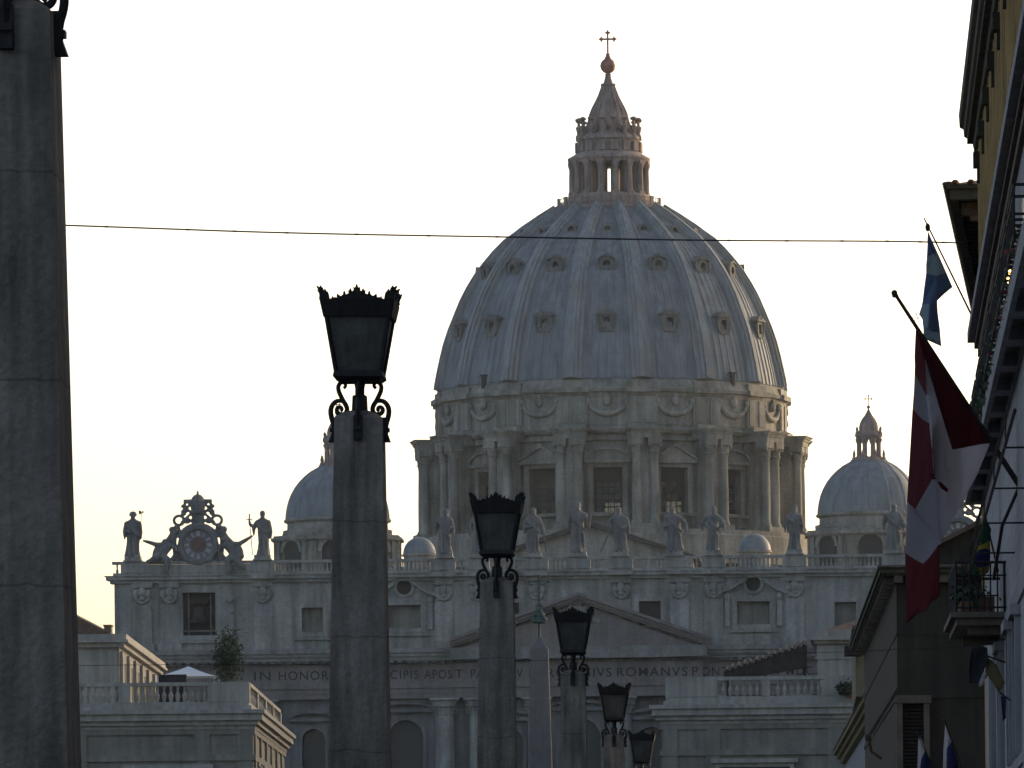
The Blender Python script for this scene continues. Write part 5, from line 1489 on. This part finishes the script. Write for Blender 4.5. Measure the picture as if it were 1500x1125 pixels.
# ------------------------------------------------------------------ lower ochre house beyond, with its moulded eaves running down the street
C1, C2 = W3(1274, 1003, 258), W3(1221, 1102, 342)
oh = thing('ochre_house', 'low ochre house with sloping yellowish eaves right of the right palazzo', 'house', (C1.x + 3, 300, 0))
zO = C1.z
d3 = Vector((C2.x - C1.x, C2.y - C1.y, 0)); L_ = d3.length; d3.normalize(); n3 = Vector((d3.y, -d3.x, 0))
oT = lambda p: Vector((C1.x, C1.y, 0)) + d3 * p.y + n3 * p.x + Vector((0, 0, p.z))
m_ = MB(oT); m_.box(.75, 6, .1, L_ - .3, 0, zO - .9); m_.build('wall', 'hotel_plain', oh)
m_ = MB(oT)
m_.prism([(0, zO), (0, zO - .25), (.2, zO - .3), (.22, zO - .5), (.4, zO - .55), (.45, zO - .8), (.75, zO - .9), (6, zO - .9), (6, zO)], 0, L_, lambda a_, b_, d_: (a_, d_, b_))
m_.build('eaves', 'ochre_eaves', oh)
m_ = MB(oT); m_.box(-.05, 6, -.05, L_, zO + .003, zO + .12); m_.build('roof', 'tile_roof', oh)
g0, g1 = W(1253, 950, 272), W(1277, 1010, 272)
m_ = MB(); m_.box(g0[0], g0[0] + 3, 272, 290, zO + .12, g0[1] + 1.0); m_.build('upper_storey', 'pale_yellow', oh)
m_ = MB(); m_.box(g0[0] - .15, g0[0] + 3, 271.8, 290, g0[1] + 1.0, g0[1] + 1.2); m_.build('upper_roof', 'tile_roof', oh)
m_ = MB(); q = W3(1244, 958, 271)
m_.box(q.x - .25, q.x + .6, 270, 271.7, q.z - .1, q.z + .35); m_.build('gutter_box', 'dark_wood', oh)

# ------------------------------------------------------------------ flags
def sheet(name, polys, mats, parent, thick=.012, sub=6, wave=.05, seed=0):
    """polys: list of (material index, [(px, py, Y), ...]); one cloth with folds"""
    bm = bmesh.new(); rnd_ = random.Random(seed)
    cache = {}
    def vert(t):
        if t not in cache: cache[t] = bm.verts.new(W3(*t))
        return cache[t]
    for mi, pts in polys:
        f = bm.faces.new([vert(t) for t in pts]); f.material_index = mi
    bmesh.ops.triangulate(bm, faces=bm.faces)
    for _ in range(sub):
        ed = [e for e in bm.edges if e.calc_length() > .13]
        if not ed: break
        bmesh.ops.subdivide_edges(bm, edges=ed, cuts=1, use_grid_fill=True)
        bmesh.ops.triangulate(bm, faces=[f for f in bm.faces if len(f.verts) > 3])
    p0 = rnd_.uniform(0, 6)
    for v in bm.verts:
        x, z = v.co.x, v.co.z
        v.co.y += wave * (math.sin(7.5 * x + 1.3 * z + p0) + .6 * math.sin(13 * x - 2.1 * z + p0) + .3 * math.sin(5 * z + 3 * x) + .28 * math.sin(24 * x + 3 * z) + .18 * math.sin(31 * x - 9 * z + p0))
    org = ORG[parent.name] if parent else Vector((0, 0, 0))
    for v in bm.verts: v.co -= org
    bmesh.ops.recalc_face_normals(bm, faces=bm.faces)
    me = bpy.data.meshes.new(name); bm.to_mesh(me); bm.free()
    for x in mats: me.materials.append(M[x])
    me.polygons.foreach_set('use_smooth', [True] * len(me.polygons))
    o = bpy.data.objects.new(name, me); COL.objects.link(o)
    if parent: o.parent = parent
    s = o.modifiers.new('thickness', 'SOLIDIFY'); s.thickness = thick
    return o
# red and white flag
base, tip = W3(1504, 728, 99), W3(1312, 427, 97.4)
fl = thing('flag', 'large red and white flag hanging from a thick slanting pole by the hotel', 'flag', tuple(base), 'flags on the right side of the street')
m_ = MB(); m_.tube([base, base.lerp(tip, .35), tip], [.055, .05, .032], 8); m_.ball(tip + (tip - base).normalized() * .03, .06, seg=10, rings=8)
m_.lathe([(.05, tip.z - .06), (.065, tip.z - .03), (.05, tip.z)], tip.x, tip.y, 8)
m_.build('pole', 'dark_wood', fl)
m_ = MB(); q = base.lerp(tip, .89)
for i in range(3): m_.tube([q + Vector((.02 + .03 * i, 0, .06 - .07 * i)), q + Vector((.1 + .03 * i, 0, .12 - .07 * i)), q + Vector((.12 + .03 * i, 0, .03 - .07 * i))], .008, 4)
m_.build('halyard', 'iron', fl)
m_ = MB(); m_.tube([base + Vector((.3, 0, -.1)), base + Vector((-.1, 0, .1))], .09, 8); m_.tube([W3(1503, 690, 99), W3(1468, 770, 99), W3(1455, 850, 99.5)], .035, 6)
m_.build('bracket', 'iron', fl)
yA, yB, yC = 97.5, 97.9, 98.6
RED, WHT = 0, 1
polys = [
    (RED, [(1342, 478, yA), (1362, 505, 97.7), (1405, 575, 98.0), (1451, 648, 98.5), (1420, 652, 98.1), (1396, 656, 97.7), (1376, 590, 97.3), (1356, 520, 97.2), (1349, 500, 97.3)]),
    (WHT, [(1356, 520, 97.2), (1376, 590, 97.3), (1396, 656, 97.7), (1420, 652, 98.1), (1451, 648, 98.5), (1432, 694, 98.2), (1404, 745, 97.9), (1379, 792, 97.4), (1374, 725, 97.1), (1367, 655, 97.0), (1358, 570, 97.1)]),
    (RED, [(1342, 478, yA), (1349, 500, 97.3), (1356, 520, 97.2), (1358, 570, 97.1), (1359, 578, 97.15), (1341, 546, 97.9), (1340, 520, 97.7)]),
    (WHT, [(1341, 546, 97.9), (1359, 578, 97.15), (1362, 600, 97.1), (1364, 617, 97.1), (1352, 612, 97.6), (1337, 597, 98.1)]),
    (RED, [(1337, 597, 98.1), (1352, 612, 97.6), (1364, 617, 97.1), (1367, 655, 97.0), (1370, 693, 97.05), (1357, 715, 97.5), (1341, 744, 97.9), (1329, 733, 98.3), (1333, 665, 98.2)]),
    (WHT, [(1329, 733, 98.3), (1341, 744, 97.9), (1357, 715, 97.5), (1370, 693, 97.05), (1374, 725, 97.1), (1379, 792, 97.4), (1376, 794, 97.4), (1364, 812, 97.6), (1353, 824, 97.8), (1340, 818, 98.1), (1326, 809, 98.4)]),
    (RED, [(1326, 809, 98.4), (1340, 818, 98.1), (1353, 824, 97.8), (1364, 812, 97.6), (1376, 794, 97.4), (1377, 836, 97.5), (1376, 872, 97.6), (1362, 882, 97.8), (1358, 890, 97.8), (1345, 897, 98.1), (1328, 912, 98.4), (1327, 862, 98.4)]),
]
sheet('cloth', polys, ['red_cloth', 'white_cloth'], fl, wave=.035, seed=3)
back = [(1342, 482, 98.3), (1357, 520, 97.9), (1361, 600, 97.8), (1368, 690, 97.75), (1376, 790, 98.1), (1375, 868, 98.2), (1330, 905, 98.9), (1328, 800, 98.9), (1332, 690, 98.7), (1339, 570, 98.5)]
sheet('inner_fold', [(0, back)], ['red_cloth'], fl, wave=.03, seed=4)
sheet('leaf_stem', [(0, [(1374, 702, 96.93), (1379, 702, 96.95), (1390, 713, 97.2), (1388, 718, 97.2), (1380, 712, 96.97)])], ['red_cloth'], fl, sub=2, wave=.0, thick=.006)
sheet('leaf_point', [(0, [(1363, 687, 96.88), (1368, 691, 96.92), (1372, 697, 96.94), (1369, 699, 96.92), (1362, 692, 96.88)])], ['red_cloth'], fl, sub=2, wave=.0, thick=.006)
# blue flag
base, tip = W3(1441, 498, 124.6), W3(1354, 317, 123.5)
fl = thing('flag', 'blue and grey flag drooping from a thin pole against the white sky', 'flag', tuple(base), 'flags on the right side of the street')
m_ = MB(); m_.tube([base + Vector((.12, 0, -.15)), base, tip], [.028, .028, .018], 6); q = base.lerp(tip, .925); m_.ball(q - Vector((.02, 0, 0)), .06, .05, .1)
m_.tube([q, W3(1359, 350, 123.6), W3(1394, 418, 124.0), W3(1413, 455, 124.2)], .008, 4)
m_.build('pole', 'iron', fl)
polys = [
    (0, [(1360, 337, 123.6), (1369, 358, 123.7), (1373, 368, 123.8), (1358, 374, 123.6), (1359, 355, 123.6)]),
    (1, [(1358, 374, 123.6), (1373, 368, 123.8), (1386, 398, 123.9), (1372, 402, 123.6), (1357, 398, 123.5), (1357, 385, 123.5)]),
    (0, [(1357, 398, 123.5), (1372, 402, 123.6), (1386, 398, 123.9), (1395, 420, 124.1), (1384, 428, 123.8), (1373, 438, 123.5), (1362, 442, 123.5), (1351, 446, 123.7), (1354, 420, 123.6)]),
    (1, [(1351, 446, 123.7), (1362, 442, 123.5), (1360, 478, 123.5), (1353, 478, 123.6), (1352, 466, 123.7), (1347, 459, 123.8)]),
    (0, [(1362, 442, 123.5), (1373, 438, 123.5), (1374, 460, 123.7), (1377, 482, 123.8), (1368, 484, 123.6), (1360, 478, 123.5)]),
    (1, [(1360, 478, 123.5), (1368, 484, 123.6), (1377, 482, 123.8), (1379, 506, 123.9), (1373, 499, 123.8), (1362, 496, 123.6), (1353, 494, 123.6), (1353, 478, 123.6)]),
]
sheet('cloth', polys, ['blue_cloth', 'teal_cloth'], fl, wave=.03, seed=5)
# green flag with a yellow lozenge and blue disc, on the balcony
yq = 107.6
fl = thing('flag', 'green flag with yellow lozenge and blue disc draped on the balcony railing', 'flag', tuple(W3(1440, 830, yq)), 'flags on the right side of the street')
base, tip = W3(1462, 838, yq + .3), W3(1443, 755, yq)
m_ = MB(); m_.tube([base, tip], .02, 6); m_.build('pole', 'dark_wood', fl)
polys = [
    (0, [(1443, 757, yq), (1452, 775, yq + .1), (1450, 792, yq), (1438, 798, yq - .1), (1428, 802, yq + .05), (1433, 780, yq)]),
    (1, [(1428, 802, yq + .05), (1438, 798, yq - .1), (1450, 792, yq), (1451, 806, yq), (1443, 803, yq - .12), (1433, 806, yq - .1), (1427, 816, yq)]),
    (2, [(1427, 816, yq), (1433, 806, yq - .1), (1443, 803, yq - .12), (1451, 806, yq), (1450, 826, yq), (1440, 832, yq - .1), (1429, 830, yq - .05)]),
    (1, [(1429, 830, yq - .05), (1440, 832, yq - .1), (1450, 826, yq), (1448, 838, yq), (1437, 845, yq - .1), (1428, 838, yq)]),
    (0, [(1428, 802, yq + .05), (1427, 816, yq), (1429, 830, yq - .05), (1428, 838, yq), (1437, 845, yq - .1), (1425, 850, yq), (1417, 848, yq + .1), (1421, 825, yq + .1)]),
]
sheet('cloth', polys, ['green_cloth', 'yellow_cloth', 'navy_cloth'], fl, wave=.02, seed=8)
# dark flag with a pale stripe and an olive one, on thin arms below the balcony
yq = 104.0
fl = thing('flag', 'dark navy flag with a white stripe hanging below the balcony slab', 'flag', tuple(W3(1480, 934, yq)), 'flags on the right side of the street')
m_ = MB(); m_.tube([W3(1484, 933, yq), W3(1428, 946, yq)], .02, 6); m_.build('pole', 'iron', fl)
sheet('cloth', [(0, [(1424, 948, yq), (1446, 948, yq), (1447, 968, yq - .1), (1440, 984, yq), (1434, 1000, yq), (1420, 1001, yq + .1), (1420, 975, yq)]),
                (1, [(1440, 984, yq), (1443, 990, yq), (1440, 1003, yq - .05), (1434, 1006, yq), (1434, 1000, yq)])], ['black_cloth', 'white_cloth'], fl, wave=.03, seed=2)
fl = thing('flag', 'olive brown flag on a thin arm beside the hotel wall', 'flag', tuple(W3(1480, 974, yq)), 'flags on the right side of the street')
m_ = MB(); m_.tube([W3(1484, 974, yq), W3(1446, 961, yq)], .02, 6); m_.build('pole', 'iron', fl)
sheet('cloth', [(0, [(1447, 963, yq), (1460, 974, yq), (1472, 1000, yq - .1), (1463, 1014, yq), (1450, 994, yq), (1443, 983, yq)])], ['olive_cloth'], fl, wave=.02, seed=4)
fl = thing('flag', 'narrow navy pennant against the pale hotel wall near the right edge', 'flag', tuple(W3(1472, 1022, 102)), 'flags on the right side of the street')
m_ = MB(); m_.tube([W3(1480, 1026, 102), W3(1464, 1014, 102)], .018, 6); m_.build('pole', 'iron', fl)
sheet('cloth', [(0, [(1466, 1020, 102), (1474, 1020, 102), (1473, 1052, 102), (1469, 1056, 101.9)])], ['navy_cloth'], fl, wave=.02, seed=4)
# two white and navy flags at the bottom
for (lb, x, y, k, yq) in (('white and navy flag at the bottom edge, left one of the pair', 1346, 1076, 0, 120), ('taller white and navy flag at the bottom edge, right one of the pair', 1385, 1057, 1, 118)):
    fl = thing('flag', lb, 'flag', tuple(W3(x, 1200, yq)), 'flags on the right side of the street')
    m_ = MB(); q0, q1 = W3(x + 40, 1170, yq), W3(x - 2, y - 2, yq); m_.tube([q0, q1], .022, 6); m_.ball(q1, .04); m_.build('pole', 'dark_wood', fl)
    if k == 0:
        sheet('cloth', [(0, [(x, y, yq), (x + 5, y + 8, yq), (x + 9, y + 26, yq - .1), (x + 4, y + 36, yq), (x + 1, y + 60, yq), (x - 2, y + 60, yq), (x - 1, y + 20, yq)]),
                        (1, [(x + 9, y + 26, yq - .1), (x + 21, y + 55, yq), (x + 24, y + 90, yq), (x + 1, y + 90, yq), (x + 1, y + 60, yq), (x + 4, y + 36, yq)])], ['white_cloth', 'navy_cloth'], fl, wave=.03, seed=6)
    else:
        sheet('cloth', [(0, [(x, y, yq), (x + 6, y + 22, yq), (x + 8, y + 30, yq - .1), (x + 2, y + 40, yq), (x + 1, y + 85, yq), (x - 4, y + 85, yq), (x - 3, y + 40, yq)]),
                        (1, [(x + 8, y + 30, yq - .1), (x + 18, y + 62, yq), (x + 20, y + 110, yq), (x + 1, y + 110, yq), (x + 1, y + 85, yq), (x + 2, y + 40, yq)])], ['white_cloth', 'navy_cloth'], fl, wave=.03, seed=7)
# bare pole on the brown building
fl = thing('flagpole', 'bare slanting pole with dark bracket on the brown building', 'pole', tuple(W3(1275, 1080, 196)))
m_ = MB(); m_.tube([W3(1316, 1008, 196), W3(1272, 1080, 196)], .07, 6); m_.ball(W3(1273, 1080, 196), .16); m_.tube([W3(1273, 1080, 196), W3(1276, 1100, 197), W3(1290, 1112, 199.5)], .06, 6)
m_.build('pole', 'dark_wood', fl)

# ------------------------------------------------------------------ wires across the street
def wire(label, pts, r, knots):
    P = [W3(*p) for p in pts]
    out = []
    for i in range(len(P) - 1):
        p0, p1, p2, p3 = P[max(i - 1, 0)], P[i], P[i + 1], P[min(i + 2, len(P) - 1)]
        for j in range(10):
            t = j / 10
            out.append(.5 * (2 * p1 + (p2 - p0) * t + (2 * p0 - 5 * p1 + 4 * p2 - p3) * t * t + (3 * p1 - p0 - 3 * p2 + p3) * t ** 3))
    out.append(P[-1])
    m_ = MB(); m_.tube(out, r, 5)
    for i in range(2, len(out) - 1, knots):
        q, t = out[i], (out[i + 1] - out[i]).normalized()
        m_.tube([q - t * .09, q, q + t * .09], [r * .8, r * 1.35, r * .8], 6)
    o = setorigin(m_.build('wire', 'iron')); tag(o, label, 'wire', 'wires strung across the street')
wire('thin dark wire across the sky in front of the great dome', [(-900, 296, 160), (95, 330, 155), (420, 341, 154), (760, 347.5, 153), (1040, 352, 152), (1300, 353.5, 151.5), (1412, 356, 151)], .024, 3)
wire('faint thin wire across the street below the facade inscription level', [(-900, 990, 140), (110, 975, 140), (480, 972.5, 140), (800, 967, 140), (1200, 956, 140), (1330, 951, 140), (1480, 945, 140)], .007, 7)

# ------------------------------------------------------------------ set the street out to its full length
for o in [x for x in sc.objects if x.parent is None and x.type in ('EMPTY', 'MESH') and 'kind' not in x]:
    b_ = o.name.split('.')[0]
    if b_ in ('basilica', 'statue', 'clock', 'obelisk_lamp', 'palace_blocker'): continue
    o.location.y *= S
    if b_ in ('palazzo', 'lean_to_roof', 'house', 'hotel', 'yellow_building', 'eaves_building', 'brown_building', 'ochre_house', 'wire'):
        o.scale.y = S
        o.rotation_euler.z /= S

# ------------------------------------------------------------------ evening air
m = bpy.data.materials.new('haze'); m.use_nodes = True
n, l = m.node_tree.nodes, m.node_tree.links
n.remove(n['Principled BSDF'])
v = n.new('ShaderNodeVolumePrincipled')
v.inputs['Color'].default_value = (.80, .90, 1, 1)
v.inputs['Density'].default_value = HAZE = 0.000036
v.inputs['Anisotropy'].default_value = .35
l.new(v.outputs[0], n['Material Output'].inputs['Volume'])
M['haze'] = m
mb = MB(); mb.box(-760, 760, -70, 1650, -1.2, 150)
h = mb.build('haze', 'haze'); h['kind'] = 'stuff'
